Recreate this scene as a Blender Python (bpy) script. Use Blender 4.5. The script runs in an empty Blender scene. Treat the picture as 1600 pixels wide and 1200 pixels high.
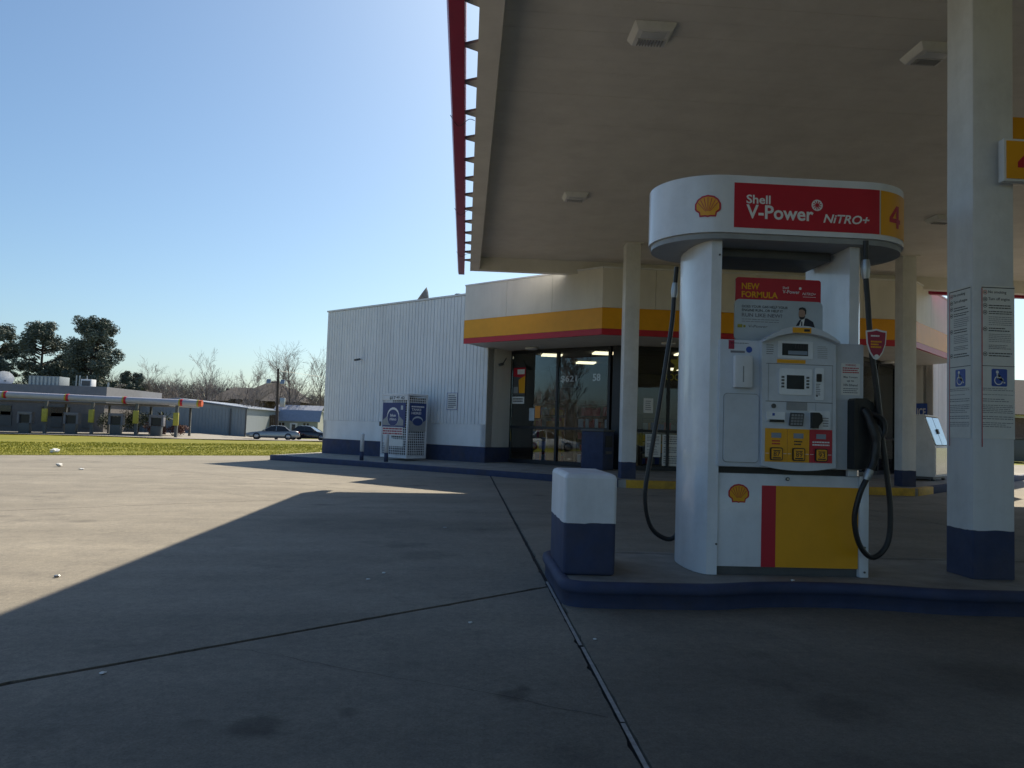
import bpy, bmesh, math, random
from mathutils import Vector, Matrix
R=math.radians
rnd=random.Random(7)
sc=bpy.context.scene
COL=sc.collection

# ------------------------------------------------------------------ camera
CAMZ=1.1
cam=bpy.data.cameras.new('camera'); camo=bpy.data.objects.new('camera',cam); COL.objects.link(camo)
camo.matrix_world=Matrix.Translation((0,0,CAMZ)) @ Matrix.Rotation(R(-3.35),4,'Z') @ Matrix.Rotation(R(90+3.26),4,'X') @ Matrix.Rotation(R(1.86),4,'Z')
cam.sensor_width=36; cam.lens=36*1230/1600; cam.clip_start=.05; cam.clip_end=3000
sc.camera=camo
sc.render.resolution_x=1024; sc.render.resolution_y=768
# ------------------------------------------------------------------ sky and sun
SUN=Vector((.43,1.08,1)).normalized()
elev=math.asin(SUN.z); az=math.atan2(SUN.x,SUN.y)
w=bpy.data.worlds.new('World'); sc.world=w; w.use_nodes=True
nt=w.node_tree; nt.nodes.clear()
sky=nt.nodes.new('ShaderNodeTexSky'); sky.sky_type='NISHITA'; sky.sun_disc=False
sky.sun_elevation=elev; sky.sun_rotation=az
sky.altitude=0; sky.air_density=1.0; sky.dust_density=1.2; sky.ozone_density=3.5
bg=nt.nodes.new('ShaderNodeBackground'); bg.inputs[1].default_value=.087
wo=nt.nodes.new('ShaderNodeOutputWorld')
tn=nt.nodes.new('ShaderNodeMix'); tn.data_type='RGBA'; tn.blend_type='MULTIPLY'; tn.inputs[0].default_value=1; tn.inputs[7].default_value=(.845,.965,.99,1)
nt.links.new(sky.outputs[0],tn.inputs[6]); nt.links.new(tn.outputs[2],bg.inputs[0]); nt.links.new(bg.outputs[0],wo.inputs[0])
sl=bpy.data.lights.new('sun','SUN'); sl.energy=5.0; sl.angle=R(.53); sl.color=(1,.885,.69)
so=bpy.data.objects.new('sun',sl); COL.objects.link(so)
so.rotation_euler=(-SUN).to_track_quat('-Z','Y').to_euler(); so.location=(20,40,40)
vs=sc.view_settings; vs.view_transform='Standard'; vs.look='None'; vs.gamma=1; vs.use_curve_mapping=False
vs.exposure=.55
sc.cycles.caustics_reflective=False; sc.cycles.caustics_refractive=False; sc.cycles.max_bounces=7; sc.cycles.diffuse_bounces=3; sc.cycles.glossy_bounces=2; sc.cycles.transparent_max_bounces=10

# ------------------------------------------------------------------ materials
def mat(name,col,rough=.6,metal=0,var=.12,scale=6,bump=0.,bscale=60,spec=.5,streak=0,coat=0,emit=None,es=0,col2=None,dirt=0):
    m=bpy.data.materials.new(name); m.use_nodes=True
    n=m.node_tree; p=n.nodes['Principled BSDF']
    p.inputs['Roughness'].default_value=rough; p.inputs['Metallic'].default_value=metal
    p.inputs['Specular IOR Level'].default_value=spec
    p.inputs['Coat Weight'].default_value=coat
    tc=n.nodes.new('ShaderNodeTexCoord')
    nz=n.nodes.new('ShaderNodeTexNoise'); nz.inputs['Scale'].default_value=scale; nz.inputs['Detail'].default_value=5; nz.inputs['Roughness'].default_value=.62
    if streak:
        mp=n.nodes.new('ShaderNodeMapping'); mp.inputs['Scale'].default_value=(1,1,1/streak)
        n.links.new(tc.outputs['Object'],mp.inputs[0]); n.links.new(mp.outputs[0],nz.inputs['Vector'])
    else: n.links.new(tc.outputs['Object'],nz.inputs['Vector'])
    cr=n.nodes.new('ShaderNodeValToRGB')
    c=Vector(col[:3]); c2=Vector(col2[:3]) if col2 else c*(1-2*var)
    cr.color_ramp.elements[0].position=.3; cr.color_ramp.elements[0].color=(*c2,1)
    cr.color_ramp.elements[1].position=.68; cr.color_ramp.elements[1].color=(*c,1)
    n.links.new(nz.outputs['Fac'],cr.inputs[0])
    last=cr.outputs[0]
    if dirt:
        nd=n.nodes.new('ShaderNodeTexNoise'); nd.inputs['Scale'].default_value=1.7; nd.inputs['Detail'].default_value=6; nd.inputs['Roughness'].default_value=.7
        n.links.new(tc.outputs['Object'],nd.inputs['Vector'])
        r2=n.nodes.new('ShaderNodeValToRGB'); r2.color_ramp.elements[0].position=.45; r2.color_ramp.elements[1].position=.75
        r2.color_ramp.elements[0].color=(0,0,0,1); r2.color_ramp.elements[1].color=(dirt,dirt,dirt,1)
        n.links.new(nd.outputs['Fac'],r2.inputs[0])
        mx=n.nodes.new('ShaderNodeMix'); mx.data_type='RGBA'
        n.links.new(r2.outputs[0],mx.inputs[0]); n.links.new(last,mx.inputs[6]); mx.inputs[7].default_value=(.09,.075,.06,1)
        last=mx.outputs[2]
    n.links.new(last,p.inputs['Base Color'])
    if bump:
        nb=n.nodes.new('ShaderNodeTexNoise'); nb.inputs['Scale'].default_value=bscale; nb.inputs['Detail'].default_value=5
        n.links.new(tc.outputs['Object'],nb.inputs['Vector'])
        bp=n.nodes.new('ShaderNodeBump'); bp.inputs['Strength'].default_value=bump; bp.inputs['Distance'].default_value=.01
        n.links.new(nb.outputs['Fac'],bp.inputs['Height']); n.links.new(bp.outputs[0],p.inputs['Normal'])
    if emit:
        p.inputs['Emission Color'].default_value=(*emit,1); p.inputs['Emission Strength'].default_value=es
    return m
def glass_mat(name,tint=(.72,.77,.8),refl=.85):
    m=bpy.data.materials.new(name); m.use_nodes=True; n=m.node_tree; n.nodes.clear()
    o=n.nodes.new('ShaderNodeOutputMaterial'); t=n.nodes.new('ShaderNodeBsdfTransparent'); t.inputs[0].default_value=(*tint,1)
    g=n.nodes.new('ShaderNodeBsdfGlossy'); g.inputs['Roughness'].default_value=.01; g.inputs[0].default_value=(.95,.97,1,1)
    fr=n.nodes.new('ShaderNodeFresnel'); fr.inputs[0].default_value=1.5
    mu=n.nodes.new('ShaderNodeMath'); mu.operation='MULTIPLY'; mu.inputs[1].default_value=refl; mu.use_clamp=True
    tc=n.nodes.new('ShaderNodeTexCoord'); nz=n.nodes.new('ShaderNodeTexNoise'); nz.inputs['Scale'].default_value=1.3
    bp=n.nodes.new('ShaderNodeBump'); bp.inputs['Strength'].default_value=.012; bp.inputs['Distance'].default_value=.1
    n.links.new(tc.outputs['Object'],nz.inputs['Vector']); n.links.new(nz.outputs['Fac'],bp.inputs['Height']); n.links.new(bp.outputs[0],g.inputs['Normal'])
    mx=n.nodes.new('ShaderNodeMixShader')
    n.links.new(fr.outputs[0],mu.inputs[0]); n.links.new(mu.outputs[0],mx.inputs[0]); n.links.new(t.outputs[0],mx.inputs[1]); n.links.new(g.outputs[0],mx.inputs[2]); n.links.new(mx.outputs[0],o.inputs[0])
    return m
def concrete_mat():
    m=bpy.data.materials.new('concrete'); m.use_nodes=True; n=m.node_tree; p=n.nodes['Principled BSDF']; L=n.links.new
    p.inputs['Roughness'].default_value=.85; p.inputs['Specular IOR Level'].default_value=.3
    tc=n.nodes.new('ShaderNodeTexCoord')
    def noise(s,d=4,r=.6,st=None):
        z=n.nodes.new('ShaderNodeTexNoise'); z.inputs['Scale'].default_value=s; z.inputs['Detail'].default_value=d; z.inputs['Roughness'].default_value=r
        if st:
            mp=n.nodes.new('ShaderNodeMapping'); mp.inputs['Scale'].default_value=st[0]; mp.inputs['Rotation'].default_value=(0,0,st[1]); L(tc.outputs['Object'],mp.inputs[0]); L(mp.outputs[0],z.inputs['Vector'])
        else: L(tc.outputs['Object'],z.inputs['Vector'])
        return z.outputs['Fac']
    def ramp(f,a,b,ca,cb):
        r=n.nodes.new('ShaderNodeValToRGB'); e=r.color_ramp.elements; e[0].position=a; e[1].position=b; e[0].color=(*ca,1); e[1].color=(*cb,1); L(f,r.inputs[0]); return r.outputs[0]
    def mul(a,b):
        x=n.nodes.new('ShaderNodeMix'); x.data_type='RGBA'; x.blend_type='MULTIPLY'; x.inputs[0].default_value=1; L(a,x.inputs[6]); L(b,x.inputs[7]); return x.outputs[2]
    base=ramp(noise(.35),.3,.7,(.27,.245,.206),(.352,.32,.269))
    c=mul(base,ramp(noise(3.1,5,.7),.3,.7,(.84,.84,.85),(1.05,1.04,1.02)))
    c=mul(c,ramp(noise(90,3,.8),.3,.72,(.70,.70,.70),(1.12,1.12,1.12)))
    c=mul(c,ramp(noise(22,3,.75),.32,.66,(.82,.82,.83),(1.06,1.06,1.05)))
    c=mul(c,ramp(noise(160,2,.5),.66,.74,(1,1,1),(.55,.55,.55)))
    c=mul(c,ramp(noise(1.0,4,.6,((.25,1.6,1),R(8))),.35,.65,(.86,.86,.86),(1.04,1.04,1.04)))
    # oil drips: small round dark spots
    vo=n.nodes.new('ShaderNodeTexVoronoi'); vo.inputs['Scale'].default_value=.9; vo.inputs['Randomness'].default_value=1
    nw=n.nodes.new('ShaderNodeTexNoise'); nw.inputs['Scale'].default_value=5; nw.inputs['Detail'].default_value=4
    L(tc.outputs['Object'],nw.inputs['Vector'])
    va=n.nodes.new('ShaderNodeMix'); va.data_type='VECTOR'; va.inputs[0].default_value=.08; L(tc.outputs['Object'],va.inputs[4]); L(nw.outputs['Color'],va.inputs[5]); L(va.outputs[1],vo.inputs['Vector'])
    c=mul(c,ramp(vo.outputs['Distance'],.03,.16,(.62,.62,.63),(1,1,1)))
    c=mul(c,ramp(noise(.9,6,.75),.56,.72,(1,1,1),(.66,.66,.67)))
    nb_=n.nodes.new('ShaderNodeMix'); nb_.data_type='VECTOR'; nb_.inputs[0].default_value=.12; L(tc.outputs['Object'],nb_.inputs[4])
    nn2=n.nodes.new('ShaderNodeTexNoise'); nn2.inputs['Scale'].default_value=6; nn2.inputs['Detail'].default_value=4; L(tc.outputs['Object'],nn2.inputs['Vector']); L(nn2.outputs['Color'],nb_.inputs[5])
    for sx,sy,sr,sd in ((-.72,3.0,.10,.55),(-.64,2.93,.05,.6),(.24,3.34,.07,.6),(.29,3.42,.04,.65),(-.42,3.14,.05,.7),(-.95,3.02,.05,.75),(-1.2,9.2,.9,.82),(.1,8.9,.5,.8),(1.6,3.2,.16,.7),(2.6,3.6,.3,.72),(-.3,6.9,.25,.8),(3.3,2.9,.12,.6),(-.5,1.8,2.6,.80),(2.6,2.4,2.4,.78)):  # oil stains; the last two, broad, paint deeper shade onto the near concrete
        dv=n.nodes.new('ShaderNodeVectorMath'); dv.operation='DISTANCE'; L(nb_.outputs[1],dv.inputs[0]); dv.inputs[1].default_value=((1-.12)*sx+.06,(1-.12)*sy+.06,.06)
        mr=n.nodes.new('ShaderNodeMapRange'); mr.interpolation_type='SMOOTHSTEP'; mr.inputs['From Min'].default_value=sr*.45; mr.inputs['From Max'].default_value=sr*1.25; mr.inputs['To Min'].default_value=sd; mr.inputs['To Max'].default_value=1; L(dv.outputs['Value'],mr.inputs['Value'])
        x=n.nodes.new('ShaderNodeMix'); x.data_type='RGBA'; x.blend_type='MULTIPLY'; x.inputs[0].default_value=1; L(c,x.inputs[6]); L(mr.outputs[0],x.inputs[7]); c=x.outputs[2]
    L(c,p.inputs['Base Color'])
    b=n.nodes.new('ShaderNodeBump'); b.inputs['Strength'].default_value=.35; b.inputs['Distance'].default_value=.004; L(noise(120,3,.7),b.inputs['Height']); L(b.outputs[0],p.inputs['Normal'])
    return m
MT={}
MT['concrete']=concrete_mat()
MT['walk']=mat('walk_concrete',(.34,.32,.29),.85,var=.16,scale=4,bump=.3,bscale=90,dirt=.5)
MT['filler']=mat('joint_filler',(.03,.03,.032),.9,scale=30)
MT['strip']=mat('joint_strip',(.42,.41,.40),.8,scale=25,var=.2)
MT['white']=mat('white_paint',(.79,.81,.85),.5,scale=5,var=.06,streak=6,dirt=.22,bump=.06,bscale=25)
MT['wallwhite']=mat('wall_white',(.85,.88,.92),.6,scale=3,var=.05,streak=8,dirt=.10)
MT['cream']=mat('cream_panel',(.78,.765,.73),.5,scale=2.5,var=.06,streak=5,dirt=.08)
MT['soffit']=mat('soffit_paint',(.755,.74,.715),.55,scale=2,var=.05,dirt=.12)
MT['pumpwhite']=mat('pump_enamel',(.78,.81,.86),.30,scale=4,var=.05,coat=.25,dirt=.22,streak=5)
MT['plastic']=mat('light_plastic',(.63,.67,.73),.42,scale=9,var=.05,dirt=.15)
MT['grey']=mat('grey_plastic',(.33,.34,.35),.5,scale=9,var=.08)
MT['dgrey']=mat('dark_grey',(.10,.105,.11),.5,scale=12,var=.12)
MT['black']=mat('black_rubber',(.018,.018,.02),.45,scale=20,var=.2)
MT['blue']=mat('blue_paint',(.055,.072,.145),.72,spec=.25,scale=6,var=.14,dirt=.55,bump=.15)
MT['yellow']=mat('yellow_vinyl',(.86,.39,.008),.4,scale=4,var=.05)
MT['kerbyellow']=mat('kerb_yellow',(.72,.42,.04),.7,scale=5,var=.18,dirt=.6)
MT['red']=mat('red_vinyl',(.52,.012,.035),.38,scale=4,var=.05)
MT['magenta']=mat('magenta_bar',(.36,.012,.06),.35,scale=4,var=.06)
MT['ink']=mat('ink',(.03,.03,.035),.6,scale=30,var=.05)
MT['greyink']=mat('grey_ink',(.22,.22,.25),.6,scale=30,var=.05)
MT['paper']=mat('paper',(.80,.80,.78),.7,scale=12,var=.04)
MT['lettering']=mat('white_lettering',(.82,.82,.82),.45,scale=12,var=.02)
MT['signblue']=mat('sign_blue',(.03,.09,.42),.45,scale=9,var=.05)
MT['darkblue']=mat('poster_blue',(.02,.05,.22),.4,scale=4,var=.15)
MT['alu']=mat('dark_mullion',(.025,.03,.04),.4,metal=.3,scale=12,var=.1)
MT['steel']=mat('steel',(.55,.56,.58),.25,metal=1,scale=9,var=.1)
MT['galv']=mat('galvanised',(.42,.44,.46),.4,metal=.7,scale=6,var=.12)
MT['glass']=glass_mat('window_glass')
MT['lcd']=mat('lcd',(.03,.036,.042),.35,scale=7,var=.2,spec=.25)
MT['lcdlight']=mat('lcd_light',(.22,.27,.36),.2,scale=9,var=.1)
MT['troffer']=mat('troffer_light',(.9,.85,.7),.5,emit=(1,.84,.52),es=2.0)
MT['led']=mat('led_figures',(.8,.8,.8),.5,emit=(.85,.9,1),es=.06)
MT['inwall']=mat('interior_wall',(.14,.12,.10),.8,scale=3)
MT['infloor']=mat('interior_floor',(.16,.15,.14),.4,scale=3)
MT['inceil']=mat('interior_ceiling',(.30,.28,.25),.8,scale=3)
MT['skin']=mat('print_skin',(.42,.27,.20),.6,scale=9,var=.1)
MT['suit']=mat('print_suit',(.02,.025,.045),.6,scale=9,var=.1)
MT['adgrey']=mat('print_pale',(.54,.61,.67),.35,scale=2,var=.12)
MT['orange']=mat('orange_paper',(.85,.33,.06),.6,scale=9,var=.04)
MT['orangecap']=mat('orange_cap',(.75,.12,.03),.5,scale=6)
MT['grass']=mat('lawn_soil',(.23,.212,.034),.9,scale=.4,var=.25,col2=(.155,.165,.026),spec=.1,bump=.6,bscale=25)
MT['blade']=mat('grass_blade',(.44,.40,.065),.8,scale=.22,col2=(.31,.31,.05),spec=.1)
MT['asphalt']=mat('asphalt',(.30,.28,.25),.9,scale=2,var=.1,bump=.3)
MT['tarmac']=mat('tarmac',(.055,.055,.058),.9,scale=3,var=.15,bump=.3)
MT['bark']=mat('bark',(.085,.07,.06),.9,scale=9,var=.2)
MT['twig']=mat('twig',(.235,.20,.185),.9,scale=5,var=.15)
MT['pine']=mat('pine_needles',(.15,.18,.14),.7,scale=.6,col2=(.08,.105,.09))  # needle colour paled to stand in for distance haze
MT['shrub']=mat('shrub_leaf',(.05,.075,.03),.7,scale=2,var=.2)
MT['shrubred']=mat('shrub_red',(.22,.10,.08),.7,scale=2,var=.2)
MT['bankwall']=mat('bank_brick',(.17,.155,.15),.8,scale=4,var=.1)
MT['bankpara']=mat('bank_parapet',(.22,.225,.25),.7,scale=3,var=.08)
MT['steelwall']=mat('steel_siding',(.27,.31,.34),.5,scale=3,var=.06,streak=6)
MT['steelroof']=mat('steel_roof',(.30,.34,.42),.45,scale=3,var=.06)
MT['shedwall']=mat('shed_wall',(.36,.38,.36),.7,scale=3,var=.06)
MT['shedroof']=mat('shed_roof',(.28,.32,.42),.7,scale=5,var=.1)
MT['shingle']=mat('shingles',(.05,.046,.055),.9,scale=5,var=.2)
MT['brickwall']=mat('brick_wall',(.20,.13,.11),.85,scale=6,var=.2)
MT['fence']=mat('fence_wood',(.10,.075,.065),.9,scale=4,var=.2,streak=5)
MT['carsilver']=mat('car_silver',(.30,.32,.33),.3,metal=.6,scale=3,var=.04,coat=.6)
MT['cardark']=mat('car_dark',(.02,.022,.03),.25,metal=.3,scale=3,var=.05,coat=.8)
MT['carwhite']=mat('car_white',(.75,.75,.75),.3,scale=3,var=.03,coat=.6)
MT['carglass']=mat('car_glass',(.02,.022,.025),.08,scale=3,var=.05,coat=.5)
MT['rim']=mat('wheel_rim',(.45,.45,.46),.35,metal=.8,scale=9)
MT['taillight']=mat('tail_light',(.4,.02,.02),.25,scale=9)
MT['kiosk']=mat('kiosk_panel',(.20,.20,.23),.6,scale=4,var=.1)
MT['tubewhite']=mat('tube_white',(.42,.42,.50),.5,scale=3,var=.06)
MT['yelpost']=mat('yellow_guard',(.44,.39,.05),.5,scale=4,var=.1)

# ------------------------------------------------------------------ mesh helpers
def link(o,parent=None):
    COL.objects.link(o)
    if parent is not None:
        o.parent=parent
        if parent.type=='EMPTY' and parent.get('_w'): o.matrix_parent_inverse=Matrix.Translation(-parent.location)
    return o
def mesh(name,verts,faces,m,parent=None,smooth=False):
    me=bpy.data.meshes.new(name); me.from_pydata([tuple(v) for v in verts],[],faces)
    ms=m if isinstance(m,(list,tuple)) else [m]
    for k in ms: me.materials.append(MT[k])
    if smooth: me.polygons.foreach_set('use_smooth',[True]*len(me.polygons))
    me.validate(); me.update()
    return link(bpy.data.objects.new(name,me),parent)
def from_bm(name,bm,m,parent=None,smooth=False):
    bmesh.ops.recalc_face_normals(bm,faces=bm.faces)
    me=bpy.data.meshes.new(name); bm.to_mesh(me); bm.free()
    me.materials.append(MT[m])
    if smooth:
        me.polygons.foreach_set('use_smooth',[True]*len(me.polygons))
        try: me.set_sharp_from_angle(angle=R(35))
        except Exception: pass
    return link(bpy.data.objects.new(name,me),parent)
def bev(bm,r,seg=2):
    if r>0:
        bm.normal_update()
        es=[e for e in bm.edges if e.is_manifold and e.calc_face_angle(0)>R(25)]
        bmesh.ops.bevel(bm,geom=es,offset=r,segments=seg,affect='EDGES',clamp_overlap=True,profile=.5)
def abox(bm,a,b):
    (x0,y0,z0),(x1,y1,z1)=a,b
    v=[bm.verts.new(p) for p in ((x0,y0,z0),(x1,y0,z0),(x1,y1,z0),(x0,y1,z0),(x0,y0,z1),(x1,y0,z1),(x1,y1,z1),(x0,y1,z1))]
    for f in ((3,2,1,0),(4,5,6,7),(0,1,5,4),(1,2,6,5),(2,3,7,6),(3,0,4,7)): bm.faces.new([v[i] for i in f])
def box(name,a,b,m,parent=None,r=0,seg=2,smooth=None):
    bm=bmesh.new(); abox(bm,a,b); bev(bm,r,seg)
    return from_bm(name,bm,m,parent,smooth=r>0 if smooth is None else smooth)
def aprism(bm,poly,z0,z1,zf=None):
    n=len(poly); zf=zf or (lambda x,y:0)
    lo=[bm.verts.new((x,y,z0+zf(x,y))) for x,y in poly]; hi=[bm.verts.new((x,y,z1+zf(x,y))) for x,y in poly]
    bm.faces.new(lo[::-1]); bm.faces.new(hi)
    for i in range(n): j=(i+1)%n; bm.faces.new((lo[i],lo[j],hi[j],hi[i]))
def prism(name,poly,z0,z1,m,parent=None,r=0,seg=2,zf=None,smooth=False):
    bm=bmesh.new(); aprism(bm,poly,z0,z1,zf); bev(bm,r,seg)
    return from_bm(name,bm,m,parent,smooth=smooth or r>0)
def slabpoly(p0,p1,t0,t1):
    """plan quad along p0-p1 between offsets t0,t1 to the left of the direction"""
    p0=Vector(p0); p1=Vector(p1); d=(p1-p0).normalized(); n=Vector((-d.y,d.x))
    return [tuple(p0+n*t0),tuple(p1+n*t0),tuple(p1+n*t1),tuple(p0+n*t1)]
def wallbox(name,p0,p1,t0,t1,z0,z1,m,parent=None,r=0): return prism(name,slabpoly(p0,p1,t0,t1),z0,z1,m,parent,r)
def atube(bm,pts,rad,n=8,cap=True):
    pts=[Vector(p) for p in pts]; rings=[]; rr=rad if isinstance(rad,(list,tuple)) else [rad]*len(pts)
    up=None
    for i,p in enumerate(pts):
        t=(pts[min(i+1,len(pts)-1)]-pts[max(i-1,0)]).normalized()
        if up is None: up=Vector((0,0,1)) if abs(t.z)<.9 else Vector((1,0,0))
        a=t.cross(up).normalized(); b=a.cross(t).normalized(); up=b
        rings.append([bm.verts.new(p+(a*math.cos(2*math.pi*k/n)+b*math.sin(2*math.pi*k/n))*rr[i]) for k in range(n)])
    for i in range(len(rings)-1):
        for k in range(n): bm.faces.new((rings[i][k],rings[i][(k+1)%n],rings[i+1][(k+1)%n],rings[i+1][k]))
    if cap and n>2: bm.faces.new(rings[0][::-1]); bm.faces.new(rings[-1])
def tube(name,pts,rad,m,parent=None,n=10):
    bm=bmesh.new(); atube(bm,pts,rad,n); return from_bm(name,bm,m,parent,True)
def spline(pts,k=6):
    P=[Vector(p) for p in pts]; out=[]
    for i in range(len(P)-1):
        p0=P[max(i-1,0)];p1=P[i];p2=P[i+1];p3=P[min(i+2,len(P)-1)]
        for j in range(k):
            t=j/k; out.append(.5*((2*p1)+(p2-p0)*t+(2*p0-5*p1+4*p2-p3)*t*t+(3*p1-p0-3*p2+p3)*t**3))
    out.append(P[-1]); return out
def rrect(w,h,r,n=5):
    out=[]
    for cx,cy,a0 in ((w/2-r,h/2-r,0),(-w/2+r,h/2-r,90),(-w/2+r,-h/2+r,180),(w/2-r,-h/2+r,270)):
        for i in range(n+1): a=R(a0+90*i/n); out.append((cx+r*math.cos(a),cy+r*math.sin(a)))
    return out
class Fr:
    """a flat face in the scene: origin, right, up"""
    def __init__(s,o,r,u=(0,0,1)):
        s.o=Vector(o); s.r=Vector(r).normalized(); s.u=Vector(u).normalized(); s.n=s.r.cross(s.u)
    def __call__(s,a,b,c=0): return s.o+s.r*a+s.u*b+s.n*c
def decal(name,F,pts,c0,c1,m,parent=None):
    """polygon pts (a,b) on face F, from depth c0 to c1 in front of it"""
    n=len(pts); v=[F(a,b,c0) for a,b in pts]+[F(a,b,c1) for a,b in pts]
    f=[list(range(n))[::-1],list(range(n,2*n))]+[(i,(i+1)%n,n+(i+1)%n,n+i) for i in range(n)]
    bm=bmesh.new(); vv=[bm.verts.new(p) for p in v]
    for q in f: bm.faces.new([vv[i] for i in q])
    return from_bm(name,bm,m,parent)
def drect(name,F,a0,b0,a1,b1,m,parent=None,c0=0.0,c1=.003,r=0):
    if r: pts=[(x+(a0+a1)/2,y+(b0+b1)/2) for x,y in rrect(a1-a0,b1-b0,r)]
    else: pts=[(a0,b0),(a1,b0),(a1,b1),(a0,b1)]
    return decal(name,F,pts,c0,c1,m,parent)
def text(name,s,F,a,b,h,m,parent=None,w=None,c=.004,bold=0.,align='L',shear=0,ext=.0008):
    cu=bpy.data.curves.new('lettering','FONT'); cu.body=s; cu.size=1; cu.offset=bold; cu.shear=shear; cu.resolution_u=3; cu.fill_mode='FRONT' if ext==0 else 'BOTH'; cu.extrude=0
    t=bpy.data.objects.new('tmp',cu); me=bpy.data.meshes.new_from_object(t); bpy.data.objects.remove(t)
    xs=[v.co.x for v in me.vertices]; ys=[v.co.y for v in me.vertices]
    x0,x1,y0,y1=min(xs),max(xs),min(ys),max(ys)
    sy=h/(y1-y0); sx=(w/(x1-x0)) if w else sy
    off={'L':0,'C':-.5*(x1-x0)*sx,'R':-(x1-x0)*sx}[align]
    for v in me.vertices:
        q=F(a+off+(v.co.x-x0)*sx,b+(v.co.y-y0)*sy,c); v.co=q
    me.materials.clear(); me.materials.append(MT[m]); me.update(); me.name=name
    return link(bpy.data.objects.new(name,me),parent)
def four(F,a,b,w_,h,c,m,parent):
    """bold numeral 4 from three strokes"""
    P=[[(a+.58*w_,b),(a+.84*w_,b),(a+.84*w_,b+h),(a+.58*w_,b+h)],[(a,b+.22*h),(a+.579*w_,b+.22*h),(a+.579*w_,b+.42*h),(a,b+.42*h)],[(a+.841*w_,b+.22*h),(a+w_,b+.22*h),(a+w_,b+.42*h),(a+.841*w_,b+.42*h)],[(a,b+.421*h),(a+.26*w_,b+.421*h),(a+.579*w_,b+.78*h),(a+.579*w_,b+h)]]
    v=[];f=[]
    for q in P:
        i=len(v); v+=[F(x,y,c) for x,y in q]; f.append((i,i+1,i+2,i+3))
    return mesh('numeral',v,f,m,parent)
def bars(name,F,a0,a1,b0,b1,rows,m,parent,c=.003,seed=1,fill=.45,gaps=()):
    """rows of small illegible print: broken strokes in word lengths"""
    rr=random.Random(seed); v=[];f=[]; st=(b1-b0)/rows
    for k in range(rows):
        if k in gaps: continue
        b=b1-(k+.5)*st; x=a0; end=a1-(rr.random()*.3*(a1-a0) if rr.random()<.35 else 0); hh=st*fill/2
        while x<end:
            l=min(rr.uniform(.05,.16)*(a1-a0),end-x); i=len(v)
            v+= [F(x,b-hh,c),F(x+l,b-hh,c),F(x+l,b+hh,c),F(x,b+hh,c)]; f.append((i,i+1,i+2,i+3)); x+=l+.018*(a1-a0)
    o=mesh(name,v,f,m,parent); o['kind']='stuff'; return o
def root(name,loc,label,cat,group=None,world=True):
    o=bpy.data.objects.new(name,None); COL.objects.link(o); o.location=loc; o.empty_display_size=.2
    o['label']=label; o['category']=cat
    if group: o['group']=group
    if world: o['_w']=1
    return o
def tag(o,label,cat,group=None):
    o['label']=label; o['category']=cat
    if group: o['group']=group
    return o
def struct(o): o['kind']='structure'; return o
def stuff(o,label=None,cat=None):
    o['kind']='stuff'
    if label: o['label']=label; o['category']=cat
    return o
def copy_tree(o,parent=None):
    c=o.copy(); COL.objects.link(c); c.parent=parent
    for ch in list(o.children): copy_tree(ch,c)
    return c
def lathe(name,prof,m,parent=None,n=16,loc=(0,0,0)):
    v=[];f=[]
    for r_,z in prof:
        for k in range(n): a=2*math.pi*k/n; v.append((loc[0]+r_*math.cos(a),loc[1]+r_*math.sin(a),loc[2]+z))
    for i in range(len(prof)-1):
        for k in range(n): f.append((i*n+k,i*n+(k+1)%n,(i+1)*n+(k+1)%n,(i+1)*n+k))
    f.append(list(range(n))[::-1]); f.append(list(range((len(prof)-1)*n,len(prof)*n)))
    return mesh(name,v,f,m,parent,True)

# ------------------------------------------------------------------ terrain
def sm(t): t=max(0,min(1,t)); return t*t*(3-2*t)
def H(x,y): 
    return -.014*max(0,min(.64-x,60)) - .018*max(0,min(y-52,30))*sm((x+27)/8)*sm((6-x)/6)
# ground sheet out to the horizon
def ground():
    xs=[-1500,-700,-300,-150,-90]+[-70+2.5*i for i in range(33)]+[20,40,80,150,300,700,1500]
    ys=[-1500,-600,-200,-80,-30,0,10]+[16+2.5*i for i in range(36)]+[115,140,200,350,700,1500]
    def z(x,y):
        below = y < 13.2+ (x+45)*.3844
        return H(x,y)-(.25 if below else .0)+ (0 if below else .03*math.sin(x*.9)*math.sin(y*.7))-.03
    v=[(x,y,z(x,y)) for y in ys for x in xs]; n=len(xs)
    f=[(j*n+i,j*n+i+1,(j+1)*n+i+1,(j+1)*n+i) for j in range(len(ys)-1) for i in range(n-1)]
    struct(mesh('ground',v,f,'grass',None,True))
ground()
# concrete forecourt: slabs with open joints over a dark bed
def clip(poly,nx,ny,d):
    out=[]
    for i in range(len(poly)):
        p,q=poly[i],poly[(i+1)%len(poly)]; a=nx*p[0]+ny*p[1]-d; b=nx*q[0]+ny*q[1]-d
        if a>=0: out.append(p)
        if (a>=0)!=(b>=0): t=a/(a-b); out.append((p[0]+t*(q[0]-p[0]),p[1]+t*(q[1]-p[1])))
    return out
def halfplane(p,q):
    dx,dy=q[0]-p[0],q[1]-p[1]; l=math.hypot(dx,dy); nx,ny=-dy/l,dx/l; return nx,ny,nx*p[0]+ny*p[1]
def split(poly,p,q,g):
    nx,ny,d=halfplane(p,q); return clip(poly,nx,ny,d+g), clip(poly,-nx,-ny,-d+g)   # left side, right side
P0=[(-45,-30),(45,-30),(45,47.8),(-45,13.2)]
fore=struct(mesh('forecourt',[(x,y,H(x,y)-.02) for x,y in [(-45,-30),(.64,-30),(.64,30.7),(-45,13.2)]]+[(x,y,-.02) for x,y in [(.64,-30),(45,-30),(45,47.8),(.64,30.7)]],[(0,1,2,3),(4,5,6,7)],'filler'))
left,right=split(P0,(.64,0),(.64,1),.017)
up,lowA=split(left,(-1.9,3.47),(.62,5.58),.017)
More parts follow.
